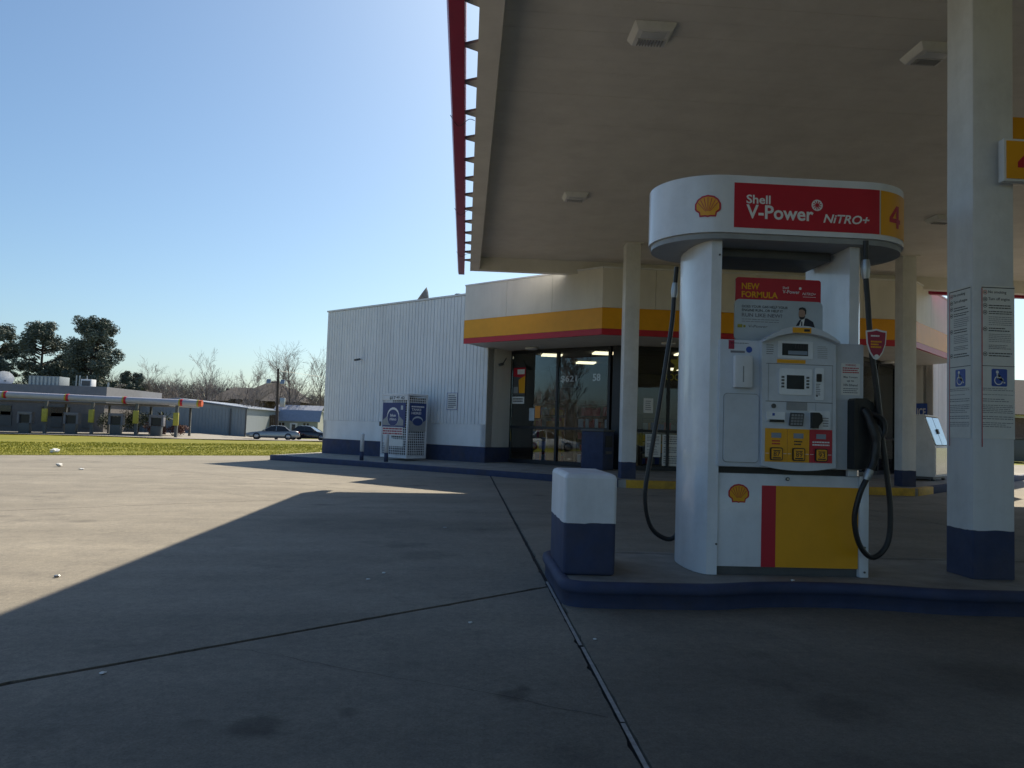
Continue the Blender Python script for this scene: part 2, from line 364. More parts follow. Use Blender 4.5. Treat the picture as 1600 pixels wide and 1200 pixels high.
upB,mid=split(up,(-5.56,9.93),(.64,13.83),.006)
c1,c2=split(upB,(-2.15,14.05),(-6.17,18.16),.004)
l1,l2=split(lowA,(-3.2,2.2),(-1.0,-.4),.011)
m1,m2=split(mid,(-7.5,0),(-9,1.6),.008)
slabs=[l1,l2,m1,m2,c1,c2]
ra,rb=split(right,(6.48,0),(6.48,1),.008)
for q in (ra,rb):
    a,b=split(q,(0,13.83),(1,13.83),.002); b1,b2=split(b,(0,-3),(1,-3),.008); slabs+=[a,b1,b2]
def chip(poly):
    out=[]
    for i in range(len(poly)):
        p,q=Vector(poly[i]),Vector(poly[(i+1)%len(poly)]); L=(q-p).length; d=(q-p).normalized(); nn=Vector((-d.y,d.x)); n=int(L/.05); out.append(tuple(p))
        for k in range(1,n):
            m_=p.lerp(q,k/n)
            if -6<m_.x<8 and 1<m_.y<16 and abs(m_.x+.0)<9:
                j=abs(rnd.gauss(0,.0022))+(rnd.uniform(.004,.014) if rnd.random()<.06 else 0); m_=m_+nn*j; out.append(tuple(m_))
    return out
for s in slabs:
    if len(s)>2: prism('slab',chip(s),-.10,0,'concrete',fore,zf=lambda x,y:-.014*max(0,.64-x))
# pale strip left in the long joint
jv=[];jf=[]
y=1.2
while y<5.25:
    l=rnd.uniform(.5,1.1); o=rnd.uniform(-.003,.003)
    i=len(jv); jv+=[(.630+o,y,.002),(.648+o,y,.002),(.648+o,y+l,.002),(.630+o,y+l,.002)]; jf.append((i,i+1,i+2,i+3)); y+=l+rnd.uniform(.01,.05)
o=mesh('joint_strip',jv,jf,'strip',fore)
def crack(pts,wd):
    P=spline([(x,y,0) for x,y in pts],8); v=[];f=[]
    for i,p in enumerate(P):
        j=rnd.uniform(-1,1)*.012; k=wd*rnd.uniform(.5,1.2)
        t=(P[min(i+1,len(P)-1)]-P[max(i-1,0)]).normalized(); n=Vector((-t.y,t.x,0))
        for s in (-1,1):
            q=p+n*(j+s*k/2); v.append((q.x,q.y,-.014*max(0,.64-q.x)+.0025))
    for i in range(len(P)-1): f.append((2*i,2*i+1,2*i+3,2*i+2))
    mesh('crack',v,f,'filler',fore)
crack([(-1.31,4.06),(-.95,3.95),(-.44,3.65),(.05,3.4),(.59,3.07)],.003)
crack([(-5.5,14.1),(-4.4,13.6),(-3.2,12.2),(-2.6,11.9)],.006)
crack([(2.4,10.2),(3.6,11.1),(5.1,11.2),(6.45,11.5)],.006)
# far car park strip beyond the lawn
v=[];f=[]
xs=[-60+2*i for i in range(32)]
for x in xs:
    y0=60.2-max(0,min(1,(x+36)/24))*4.5
    if x>-16: y0=55.5+ (x+16)*.2
    for y in (y0,y0+7,y0+16,y0+25,y0+32): v.append((x,y,H(x,y)+.035))
for i in range(len(xs)-1):
    for j in range(4): f.append((i*5+j,(i+1)*5+j,(i+1)*5+j+1,i*5+j+1))
struct(mesh('car_park',v,f,'asphalt',None,True))
struct(mesh('road',[(x,y,H(x,y)+.004) for x,y in ((-45,-30),(-17,-30),(-17,18),(-45,12))],[(0,1,2,3)],'tarmac'))  # added out of view to darken the ground mirrored in the shop glass
# pavement round the store
WALK=[(-5.95,24.8),(3.25,15.6),(9.25,15.6),(19.6,25.95),(18.3,27.5),(12.9,22.6),(4,21),(.9,22.6),(-4.9,28.2)]
walk=struct(prism('sidewalk',WALK,-.1,.15,'walk',None,zf=lambda x,y:H(x,y)))
def kerb(p0,p1,m,name='kerb'):
    bm=bmesh.new(); q=slabpoly(p0,p1,-.012,.15)
    aprism(bm,q,-.05,.154,lambda x,y:H(x,y)); bev(bm,.012)
    return from_bm(name,bm,m,walk,True)
kerb((-5.95,24.8),(3.12,15.73),'blue'); kerb((3.25,15.6),(9.2,15.6),'kerbyellow'); kerb((9.28,15.63),(10.1,16.45),'kerbyellow'); kerb((10.1,16.45),(19.6,25.95),'blue')

# ------------------------------------------------------------------ store
store=root('store_building',(6.75,22,.15),'white convenience store with yellow and red fascia band and dark glass front','building')
MX=13.5
MXW=14.0
def mir(p): return (MX-p[0],p[1])
def mirw(p): return (MXW-p[0],p[1])
S=.70710678
# side walls (left and right), siding boards, smooth band, blue base
def sidewall(flip):
    A=(-4.81,27.26); B=(.59,21.86)
    f=(lambda p:mirw(p)) if flip else (lambda p:p)
    def wb(name,a,b,t0,t1,z0,z1,m,par=store,r=0):
        a2,b2=f(a),f(b)
        return wallbox(name,b2,a2,t0,t1,z0,z1,m,par,r) if flip else wallbox(name,a2,b2,t0,t1,z0,z1,m,par,r)
    wl=wb('wall',A,B,.02,.25,-.4,4.9,'wallwhite')
    wb('wall_base',A,B,-.012,.02,-.4,.57,'blue')
    wb('wall_panel',A,B,0,.02,.575,1.19,'wallwhite',wl)
    wb('coping',(A[0]-.03,A[1]+.03),B,-.03,.30,4.9,4.95,'white')
    bm=bmesh.new(); n=54; L=Vector(B)-Vector(A); d=1/n
    for k in range(n):
        t0=k*d+.0012; t1=(k+1)*d-.0012
        p=Vector(A)+L*t0; q=Vector(A)+L*t1; p2,q2=f(p),f(q)
        off=rnd.uniform(-.003,.003)
        aprism(bm,slabpoly(q2,p2,-.012+off,.02) if flip else slabpoly(p2,q2,-.012+off,.02),1.195,4.88)
    stuff(from_bm('siding',bm,'wallwhite',wl))
    # return into the recess
    C=(1.36,22.63)
    wb('return_wall',B,C,-.0,.2,.57,3.5,'cream')
    wb('wall_base',B,C,-.012,.2,.0,.57,'blue')
    # far end wall
    D=(A[0]+3.5,A[1]+3.5)
    wb('end_wall',D,A,0,.2,-.4,4.9,'wallwhite')
    return wl
wl=sidewall(False); wr=sidewall(True)
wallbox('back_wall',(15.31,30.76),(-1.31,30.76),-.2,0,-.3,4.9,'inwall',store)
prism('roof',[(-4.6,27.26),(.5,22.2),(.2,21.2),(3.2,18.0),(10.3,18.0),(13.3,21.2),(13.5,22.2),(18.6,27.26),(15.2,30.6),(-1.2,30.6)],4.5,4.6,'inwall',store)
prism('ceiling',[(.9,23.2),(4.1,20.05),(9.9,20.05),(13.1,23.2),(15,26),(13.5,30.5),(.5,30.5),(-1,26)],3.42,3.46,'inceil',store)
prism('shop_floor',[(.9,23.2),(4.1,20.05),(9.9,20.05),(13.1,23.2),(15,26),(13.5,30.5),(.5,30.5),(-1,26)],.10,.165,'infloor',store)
# fascia
FL=(-.10,20.92); FC=(3.06,17.76)
def fascia(p0,p1,npan):
    # soffit-side order: p0->p1 with building on the left
    Lv=Vector(p1)-Vector(p0)
    for k in range(npan):
        a=Vector(p0)+Lv*(k/npan); b=Vector(p0)+Lv*((k+1)/npan); d=Lv.normalized()*.004
        wallbox('fascia_panel',a+d,b-d,.0,.06,3.95,4.86,'cream',store)
    wallbox('fascia_backing',p0,p1,.065,.16,3.34,4.84,'cream',store)
    wallbox('coping',p0,p1,-.02,.2,4.862,4.90,'white',store)
    wallbox('yellow_band',p0,p1,-.006,.06,3.465,3.945,'yellow',store)
    wallbox('red_band',p0,p1,-.006,.06,3.32,3.46,'red',store)
fascia(FL,FC,3); fascia(FC,mir(FC),6); fascia(mir(FC),mir(FL),3)
wallbox('fascia_end',(FL[0]+.9,FL[1]+.9),(FL[0]+.01,FL[1]+.01),.0,.06,3.33,4.86,'cream',store)
prism('soffit',[(FL[0]+.12,FL[1]+.05),(FC[0]+.05,FC[1]+.1),(mir(FC)[0]-.05,FC[1]+.1),(mir(FL)[0]-.12,FL[1]+.05),(13.1,22.7),(10.1,19.9),(3.9,19.9),(.9,22.7)],3.33,3.40,'soffit',store)
# storefront glass: frames and panes
GA=(1.30,22.60); GB=(3.72,20.18); GC=(4.02,20.0)
def bay(p0,p1,n,rail=1.16,top=3.33,bot=.16):
    Lv=Vector(p1)-Vector(p0); d=Lv.normalized(); ln=Lv.length
    bm=bmesh.new()
    for k in range(n+1):
        c=Vector(p0)+Lv*(k/n); hw=.035
        aprism(bm,slabpoly(c-d*hw,c+d*hw,-.05,.05),bot,top)
    fr=from_bm('mullion',bm,'alu',store)
    for z0,z1 in ((bot,bot+.10),(rail-.035,rail+.035),(top-.09,top)):
        for k in range(n):
            a=Vector(p0)+Lv*(k/n)+d*.036; b=Vector(p0)+Lv*((k+1)/n)-d*.036
            wallbox('rail',a,b,-.045,.045,z0+.001,z1-.001,'alu',store)
    for k in range(n):
        a=Vector(p0)+Lv*(k/n)+d*.036; b=Vector(p0)+Lv*((k+1)/n)-d*.036
        for z0,z1 in ((bot+.10,rail-.035),(rail+.035,top-.09)):
            wallbox('window_pane',a,b,-.004,.004,z0,z1,'glass',store)
bay(GA,GB,2); bay(GC,mirw(GC),5); bay(mirw(GB),mirw(GA),2)
for fl in (0,1):
    f=mirw if fl else (lambda p:p)
    prism('corner_post',[f(p) for p in ((3.77,20.09),(3.98,19.94),(4.05,20.1),(3.85,20.3))],.16,3.33,'alu',store)
# soffit lamps
for p in ((1.75,21.3),(4.9,18.9),(8.6,18.9),(11.75,21.3)):
    lathe('soffit_lamp',[(.02,0),(.17,-.0),(.19,-.03),(.15,-.06),(.05,-.07)],'white',store,16,(p[0],p[1],3.33))
# interior lighting troffers
for x,y,l in ((2.6,24.0,.3),(4.0,22.8,.3),(4.0,26.2,.3),(6.3,22.2,.3),(7.0,23.8,.3),(7.4,27.5,.3),(10.3,23.5,.3),(10.2,27.5,.3)):
    box('ceiling_light',(x-l,y-.28,3.375),(x+l,y+.28,3.418),'troffer',store)
# wall sign, camera, small conduit
Fw=Fr((-.36,22.80,0),(1,-1,0)); 
ws=tag(drect('wall_notice',Fr((-.36+.0,22.81-.0,0),(1,-1,0)),-.21,1.60,.21,2.08,'paper',None,.022,.028),'small framed white notice on the siding right of the gas cylinder cage','notice')
for q4 in ((-.215,1.595,-.205,2.085),(.205,1.595,.215,2.085),(-.205,1.595,.205,1.605),(-.205,2.075,.205,2.085)): drect('frame',Fr((-.36,22.81,0),(1,-1,0)),*q4,'signblue',ws,.029,.034)
bars('print',Fr((-.36,22.81,0),(1,-1,0)),-.16,.16,1.64,2.03,7,'greyink',ws,.0295,3,.55)
wc=root('security_camera',(-3.44,25.86,3.1),'small dark bullet camera high on the left siding wall','camera')
tube('camera_body',[(-3.47,25.77,3.2),(-3.60,25.55,3.15)],.035,'dgrey',wc); tube('bracket',[(-3.42,25.88,3.22),(-3.47,25.77,3.2)],.018,'white',wc); tube('conduit',[(-3.36,25.79,3.24),(-3.36,25.79,3.62)],.012,'white',wc)
wc=root('security_camera',(1.2,22.3,3.0),'dark camera tucked under the soffit beside the store window','camera')
tube('camera_body',[(1.02,22.15,2.92),(.92,22.02,2.88)],.04,'dgrey',wc); tube('bracket',[(1.12,22.25,3.1),(1.02,22.15,2.92)],.015,'dgrey',wc)
# roof dish and vent
dr=root('satellite_dish',(-1.1,25.9,4.95),'grey satellite dish seen edge-on above the siding wall','dish')
bm=bmesh.new()
N=18; prev=None
axis=Vector((-.85,-.1,.55)).normalized(); uu=axis.cross(Vector((0,1,0))).normalized(); vv2=axis.cross(uu)
cen=Vector((-1.65,25.9,5.30))
rings=[]
for i in range(5):
    r_=.45*i/4; dep=.32*(1-(i/4)**2)
    rings.append([bm.verts.new(cen-axis*dep+(uu*math.cos(2*math.pi*k/N)+vv2*math.sin(2*math.pi*k/N))*max(r_,.01)) for k in range(N)])
for i in range(4):
    for k in range(N): bm.faces.new((rings[i][k],rings[i][(k+1)%N],rings[i+1][(k+1)%N],rings[i+1][k]))
bmesh.ops.solidify(bm,geom=bm.faces[:],thickness=.012)
from_bm('dish',bm,'grey',dr,True); tube('mast',[(-1.4,25.9,4.6),(-1.42,25.9,5.2)],.03,'grey',dr)
rv=root('roof_vent',(0.05,24.6,4.95),'small dark pipework above the siding wall beside the fascia','vent')
tube('pipe',spline([(-.45,24.6,4.6),(-.45,24.6,5.18),(-.35,24.6,5.26),(-.2,24.6,5.24)],4),.03,'dgrey',rv); tube('elbow',[(-.72,24.6,4.6),(-.72,24.6,5.1),(-.6,24.6,5.12)],.05,'dgrey',rv); tube('cap',[(-.2,24.6,4.6),(-.2,24.6,5.2)],.02,'grey',rv)

# things inside and on the windows
Fg=Fr((GA[0]-.026,GA[1]-.026,0),(1,-1,0)); Ff=Fr((GC[0],20.0,0),(1,0,0))
ps=tag(drect('window_poster',Fg,.10,2.05,.55,2.85,'dgrey',None,-.02,-.016),'red and yellow car prize poster high in the left shop window','poster')
decal('print',Fg,[(.1,2.6),(.55,2.55),(.55,2.85),(.1,2.85)],-.0155,-.013,'red',ps); decal('print',Fg,[(.33,2.12),(.54,2.12),(.54,2.62),(.3,2.5)],-.0155,-.012,'yellow',ps); drect('print',Fg,.12,2.12,.28,2.3,'grey',ps,-.0155,-.012); drect('print',Fg,.25,2.66,.52,2.8,'paper',ps,-.0125,-.011)
pp=tag(drect('window_notice',Fg,.08,1.82,.53,2.02,'paper',None,-.02,-.016),'white paper strip with two lines below the prize poster','notice')
bars('print',Fg,.11,.5,1.86,1.99,2,'ink',pp,-.013,4,.5)
tag(drect('window_notice',Fg,.93,1.42,1.12,1.76,'orange',None,-.03,-.026),'orange paper sheet taped to the left shop window','notice')
tag(drect('window_notice',Fg,.72,1.35,.91,1.70,'adgrey',None,-.03,-.026),'pale sheet beside the orange paper in the left shop window','notice')
jk=root('jackpot_sign',(2.9,21.3,2.3),'dark jackpot board with pale figures hanging behind the shop window','sign')
Fj=Fr((2.35,21.95,0),(1,-1,0))
drect('board',Fj,-.05,1.95,1.9,2.9,'black',jk,-.06,-.03)
text('lettering','$621',Fj,.36,2.42,.20,'led',jk,.55,-.026,.02); text('lettering','58',Fj,1.45,2.45,.2,'led',jk,.25,-.026,.02)
drect('print',Fj,.3,2.28,1.0,2.31,'greyink',jk,-.029,-.026); drect('print',Fj,.5,2.12,.8,2.2,'dgrey',jk,-.029,-.026)
# merchandise inside
def rack(x,y,rz,wd,hh,m,label,seed,cols=('red','paper','yellow','signblue','grey','orange')):
    rr=random.Random(seed)
    t=root('display_rack',(x,y,.165),label,'rack',world=False); t.rotation_euler=(0,0,rz)
    for sx in (-1,1): box('upright',(sx*wd/2-.02,-.2,0),(sx*wd/2+.02,.2,hh),m,t)
    n=int(hh/.33)
    for k in range(n+1): box('shelf',(-wd/2+.021,-.2,k*.33+.02),(wd/2-.021,.2,k*.33+.05),m,t)
    for k in range(n):
        x0=-wd/2+.03
        bm={}
        while x0<wd/2-.12:
            ww=rr.uniform(.07,.16); c=rr.choice(cols)
            b=bm.setdefault(c,bmesh.new()); abox(b,(x0,-.18,k*.33+.051),(x0+ww-.01,.05,k*.33+.051+rr.uniform(.15,.25))); x0+=ww
        for c,b in bm.items(): stuff(from_bm('packets',b,c,t))
rack(2.55,22.75,R(-45),1.2,1.7,'alu','shelf rack of packets behind the left shop window',3)
rack(3.7,21.9,R(-45),1.1,1.9,'alu','red snack rack behind the second pane of the left shop window',5,('red','red','paper','brickwall'))
rack(6.0,22.6,0,1.8,1.5,'alu','shelf of goods behind the front shop window near the pump',8)
rack(9.0,22.9,0,1.8,1.5,'alu','shelf of goods behind the front shop window far right',9)
ct=root('shop_counter',(5.4,25.6,.165),'pale service counter deep inside the shop','counter')
box('cabinet',(3.2,25.4,.165),(8.0,26.0,1.1),'shedwall',ct,.01); box('counter_top',(3.1,25.3,1.105),(8.1,26.1,1.15),'grey',ct,.01)
cb=root('carton',(2.0,23.25,.165),'yellowish carton stack behind the left shop window','carton')
box('box',(2.35,22.2,.166),(2.75,22.6,1.35),'orange',cb,.01)
# white sheets pinned low on the front glass
for k,(a0,b0,a1,b1,lab) in enumerate(((.62,.5,1.02,1.08,'leftmost white price sheet low on the front window'),(1.06,.28,1.62,1.08,'large white text sheet low on the front window beside the pump'))):
    q=tag(drect('price_sheet',Ff,a0,b0,a1,b1,'paper',None,.01,.014),lab,'notice')
    bars('print',Ff,a0+.04,a1-.04,b0+.05,b1-.03,13,'greyink',q,.016,k+20,.4,(4,8))
q=tag(drect('window_notice',Ff,.55,1.62,.80,2.0,'paper',None,.01,.014),'white sheet at eye height in the front window behind the column','notice')
bars('print',Ff,.6,.75,1.68,1.95,5,'greyink',q,.016,31,.4)
ns=root('neon_sign',(5.4,20.0,2.4),'yellow star sign with yellow letters in the front window','sign')
Fn=Fr((5.20,19.985,0),(1,0,0))
pts=[]
for k in range(10):
    a=R(90+36*k); r_=.30 if k%2==0 else .13; pts.append((.28+r_*math.cos(a),2.92+r_*math.sin(a)))
decal('star',Fn,pts,0,.01,'yelpost',ns); text('lettering','ROCK',Fn,-.12,2.48,.17,'yelpost',ns,.55,.008,.01)

# dark drink-machine box by the corner post
tr=root('trash_bin',(3.15,19.5,.15),'tall dark blue bin standing by the storefront corner post','bin')
prism('bin_body',[(2.95,19.72),(3.42,19.25),(3.75,19.58),(3.28,20.05)],.16,1.10,'blue',tr,.015)
prism('bin_lid',[(2.93,19.72),(3.42,19.23),(3.77,19.58),(3.28,20.07)],1.102,1.16,'dgrey',tr,.01)
drect('bin_flap',Fr((3.42,19.25,0),(1,1,0)),.08,.72,.38,1.0,'black',tr,.001,.012); drect('bin_tray',Fr((3.42,19.25,0),(1,1,0)),.1,.55,.36,.62,'dgrey',tr,.001,.02)

# bollards on the kerb
def bollard(x,y,label):
    t=root('bollard',(x,y,.15+H(x,y)),label,'bollard','short bollards by the kerb',world=False)
    lathe('post',[(.055,.0),(.055,.24)],'blue',t,14); lathe('post_top',[(.0555,.241),(.0555,.70),(.05,.73),(.03,.745)],'white',t,14)
bollard(-2.80,22.0,'short white and blue bollard standing alone left of the cage'); bollard(-2.06,21.28,'short white and blue bollard in front of the gas cylinder cage')

# gas cylinder exchange cage
cx=root('cylinder_cage',(-1.75,22.98,.14),'white gas cylinder exchange cage with blue posters by the siding wall','cage',world=False)
cx.rotation_euler=(0,0,R(-45))     # local +x along the wall towards the camera, local -y outwards
W,D,HT=1.16,.74,1.86
x0,x1,y0,y1=-W/2,W/2,-D/2,D/2
box('floor_pan',(x0,y0,.03),(x1,y1,.10),'white',cx,.006)
box('back_panel',(x0+.05,y1-.03,.10),(x1-.05,y1-.005,HT-.1),'black',cx)
box('roof_panel',(x0-.01,y0-.01,HT-.06),(x1+.01,y1+.01,HT),'white',cx,.008)
for px_ in (x0,x1-.05):
    for py_ in (y0,y1-.05): box('corner_post',(px_,py_,.10),(px_+.05,py_+.05,HT-.06),'white',cx,.004)
for z in (.52,1.0,1.46): box('shelf',(x0+.05,y0+.06,z),(x1-.05,y1-.035,z+.03),'grey',cx)
for z in (.10,.55,1.03,1.49):
    for k in range(3):
        t=lathe('gas_cylinder',[(.05,.0),(.15,.02),(.155,.22),(.12,.30),(.05,.33),(.05,.36)] if z<1.4 else [(.05,0),(.15,.02),(.155,.2),(.1,.27)],'dgrey',cx,10,(x0+.25+.34*k,.02,z+.005))
def grille(name,F,a0,a1,b0,b1,nx,nz):
    bm=bmesh.new(); wd=.009
    def bar(p,q,wd2,c0,c1):
        a,b=Vector(p),Vector(q); d=(b-a).normalized(); n=Vector((-d.y,d.x))*wd2
        vs=[bm.verts.new(F(*(pt),c)) for c in (c0,c1) for pt in ((a-n),(b-n),(b+n),(a+n))]
        for f in ((3,2,1,0),(4,5,6,7),(0,1,5,4),(1,2,6,5),(2,3,7,6),(3,0,4,7)): bm.faces.new([vs[i] for i in f])
    for k in range(nz+1): b=b0+(b1-b0)*k/nz; bar((a0,b),(a1,b),wd,.0,.006)
    for k in range(nx+1): a=a0+(a1-a0)*k/nx; bar((a,b0),(a,b1),wd,.0062,.012)
    return stuff(from_bm(name,bm,'white',cx))
Fq=Fr((0,y0+.02,0),(1,0,0)); Fs=Fr((x1-.02,0,0),(0,1,0))
grille('front_grille',Fq,x0+.05,x1-.05,.12,HT-.1,13,24); grille('side_grille',Fs,y0+.05,y1-.05,.12,HT-.1,9,24)
box('header',(x0,y0-.012,HT-.19),(x1,y0+.012,HT-.062),'white',cx,.003)
Fp=Fr((0,y0,0),(1,0,0)); Fp2=Fr((x1,0,0),(0,1,0))
text('lettering','$17',Fp,-.22,HT-.175,.10,'ink',cx,.26,.014,.03); text('lettering','49',Fp,.07,HT-.14,.065,'ink',cx,.14,.014,.02); text('lettering','42',Fp,.27,HT-.165,.085,'ink',cx,.16,.014,.02)
p1=drect('poster',Fp,x0+.06,.90,x1-.10,1.60,'darkblue',cx,.0,.006)
decal('print',Fp,[(-.50,.95),(.40,.95),(.40,1.1),(.25,1.2),(-.32,1.2),(-.5,1.1)],.0062,.0075,'grey',p1)
decal('print',Fp,[(-.05+.27*math.cos(R(a)),1.2+.27*math.sin(R(a))) for a in range(0,360,20)],.0078,.009,'lettering',p1)
decal('print',Fp,[(-.05+.25*math.cos(R(a)),1.17+.235*math.sin(R(a))) for a in range(0,360,20)],.0092,.0102,'darkblue',p1)
text('lettering','blue',Fp,-.17,1.2,.08,'lettering',p1,.24,.0112,.02); text('lettering','rhino',Fp,-.19,1.09,.08,'lettering',p1,.29,.0112,.02)
drect('print',Fp,.28,1.4,.37,1.52,'adgrey',p1,.0062,.0072)
p2=drect('placard',Fp,x0+.08,.66,x1-.18,.91,'paper',cx,.0,.006)
bars('print',Fp,x0+.1,x1-.2,.68,.89,3,'magenta',p2,.0072,5,.62)
drect('placard',Fp,x0+.18,.36,x1-.15,.56,'paper',cx,.006,.012)
p3=drect('poster',Fp2,y0+.06,.80,y1-.06,1.6,'grey',cx,.0,.006)
decal('print',Fp2,[(y0+.06,1.12),(-.1,1.02),(.1,1.02),(y1-.06,1.12),(y1-.06,1.6),(y0+.06,1.6)],.0062,.0075,'darkblue',p3)
bars('print',Fp2,y0+.12,y1-.14,1.47,1.53,1,'lettering',p3,.0085,6,.6); text('lettering','TANKS',Fp2,y0+.13,1.38,.07,'lettering',p3,.36,.0085,.02); text('lettering','HERE!',Fp2,y0+.13,1.28,.07,'lettering',p3,.36,.0085,.02)
decal('print',Fp2,[(.20*math.cos(R(a)),1.10+.13*math.sin(R(a))) for a in range(0,360,20)],.0078,.009,'adgrey',p3); decal('print',Fp2,[(.19*math.cos(R(a)),1.07+.11*math.sin(R(a))) for a in range(0,360,20)],.0092,.0102,'darkblue',p3)
box('latch',(x0-.12,y0+.02,.92),(x0,y0+.12,1.05),'black',cx,.01)

# ice merchandiser at the right return
iz=root('ice_freezer',(11.72,19.5,.15),'white ice freezer with two slanted doors by the right store wall','freezer',world=False)
iz.rotation_euler=(0,0,R(45))      # local -y faces the front (towards +x -y), local -x the side seen
def sideprof(name,prof,xa,xb,m,r=0):
    bm=bmesh.new(); lo=[bm.verts.new((xa,y_,z_)) for y_,z_ in prof]; hi=[bm.verts.new((xb,y_,z_)) for y_,z_ in prof]; n=len(prof)
    bm.faces.new(lo); bm.faces.new(hi[::-1])
    for i in range(n): bm.faces.new((lo[i],hi[i],hi[(i+1)%n],lo[(i+1)%n]))
    bev(bm,r); return from_bm(name,bm,m,iz,r>0)
hw=.62
sideprof('cabinet',[(-.42,.10),(-.42,.84),(-.16,1.60),(.42,1.60),(.42,.10)],-hw,hw,'white',.015)
sideprof('hood',[(-.20,1.602),(-.20,1.64),(.44,1.64),(.44,1.602)],-hw-.01,hw+.01,'white',.008)
sl_=Vector((0,.26,.76)).normalized()
Fi=Fr((0,-.42,.84),(1,0,0),sl_)
for a0,a1 in ((-.58,-.02),(.02,.58)):
    d=drect('door',Fi,a0,.05,a1,.77,'steel',iz,.0,.03,r=.02); drect('door_frame',Fi,a0-.015,.035,a1+.015,.785,'dgrey',iz,-.01,.006,r=.02)
drect('latch',Fi,-.06,.34,.06,.46,'dgrey',iz,.031,.06)
Fk=Fr((0,-.42,0),(1,0,0)); drect('front_panel',Fk,-.59,.16,.59,.82,'steel',iz,0,.012,r=.02)
box('plinth',(-hw+.04,-.36,.05),(hw-.04,.38,.10),'dgrey',iz)
for a in (-.5,.5):
    for b in (-.34,.34): lathe('caster',[(.03,0),(.045,.01),(.045,.05)],'dgrey',iz,10,(a,b,0))
Fz=Fr((-hw,0,0),(0,-1,0))
for b in (.92,.72,.42,.22): decal('print',Fz,[(-.38+.09*math.cos(R(a)),b+.06*math.sin(R(a))) for a in range(0,360,30)],.001,.003,'signblue',iz)
ic=tag(drect('ice_sign',Fr((13.30,21.97,0),(1,-1,0)),-.28,1.75,.02,2.22,'signblue',None,.03,.045),'small blue sign above the ice freezer','sign')
text('lettering','ICE',Fr((13.30,21.97,0),(1,-1,0)),-.24,1.86,.22,'lettering',ic,.22,.048,.02)

# ------------------------------------------------------------------ canopy
cp=root('fuel_canopy',(8,6,4.8),'large flat canopy over the pumps with grey soffit and red light bar','canopy')
CX0,CX1,CY0,CY1=.0,22.0,-22.0,18.5  # unseen reach behind and to the right lengthened to block sky light
ZS,ZB,ZT=5.10,4.80,5.5
y=CY0+.22; k=0
while y<CY1-.24:
    y2=min(y+.30,CY1-.22)
    box('soffit_panel',(CX0+.22,y+.0018,ZS+rnd.uniform(0,.0015)),(CX1-.22,y2-.0018,ZS+.03),'soffit',cp); y=y2
box('deck',(CX0+.02,CY0+.02,ZS+.04),(CX1-.02,CY1-.02,ZT-.02),'grey',cp)
for nm,a,b in (('edge_beam',(CX0,CY0,ZB),(CX0+.22,CY1,ZT)),('edge_beam',(CX1-.22,CY0,ZB),(CX1,CY1,ZT)),('edge_beam',(CX0+.221,CY1-.22,ZB+.002),(CX1-.221,CY1,ZT)),('edge_beam',(CX0+.221,CY0,ZB+.002),(CX1-.221,CY0+.22,ZT))):
    box(nm,a,b,'soffit',cp)
# red light bar along the left and the far side, on triangular brackets
def barprof(F,L,name):
    pr=[(.13,-.02),(.27,-.02),(.29,.05),(.29,.55),(.25,.62),(.13,.62)]
    bm=bmesh.new(); lo=[bm.verts.new(F(0,z,c)) for c,z in pr]; hi=[bm.verts.new(F(L,z,c)) for c,z in pr]; n=len(pr)
    bm.faces.new(lo[::-1]); bm.faces.new(hi)
    for i in range(n): bm.faces.new((lo[i],lo[(i+1)%n],hi[(i+1)%n],hi[i]))
    return from_bm(name,bm,'magenta',cp)
Fb=Fr((CX0,CY1+.29,4.78),(0,-1,0)); y=0
seg=(CY1+.29-CY0)/6
for k in range(6):
    f2=Fr((CX0,CY1+.29-k*seg-.004,4.78),(0,-1,0)); barprof(f2,seg-.008,'light_bar')
for k in range(8):
    L=(CX1-CX0)/8
    if CX0+k*L>9.5 or k<0: barprof(Fr((CX0+(k+1)*L-.004,CY1,4.78),(-1,0,0)),L-.008,'light_bar')
n=30
for k in range(n):
    yy=17.5-.83*k
    if yy<-1: break
    bm=bmesh.new()
    for zz in (4.83,):
        v=[bm.verts.new(p) for p in ((0,yy-.10,zz),(0,yy+.10,zz),(-.131,yy+.02,zz),(-.131,yy-.02,zz),(0,yy-.10,zz+.03),(0,yy+.10,zz+.03),(-.131,yy+.02,zz+.03),(-.131,yy-.02,zz+.03))]
        for f in ((3,2,1,0),(4,5,6,7),(0,1,5,4),(1,2,6,5),(2,3,7,6),(3,0,4,7)): bm.faces.new([v[i] for i in f])
    from_bm('bracket',bm,'soffit',cp)
for yy,dx in ((9.2,.0),(13.2,.02),(16.5,.01)):
    tube('cable',spline([(-.01,yy+.1,4.79),(-.08,yy-.05,4.74+dx),(-.2,yy+.15,4.73),(-.3,yy,4.8)],6),.004,'black',cp,6)
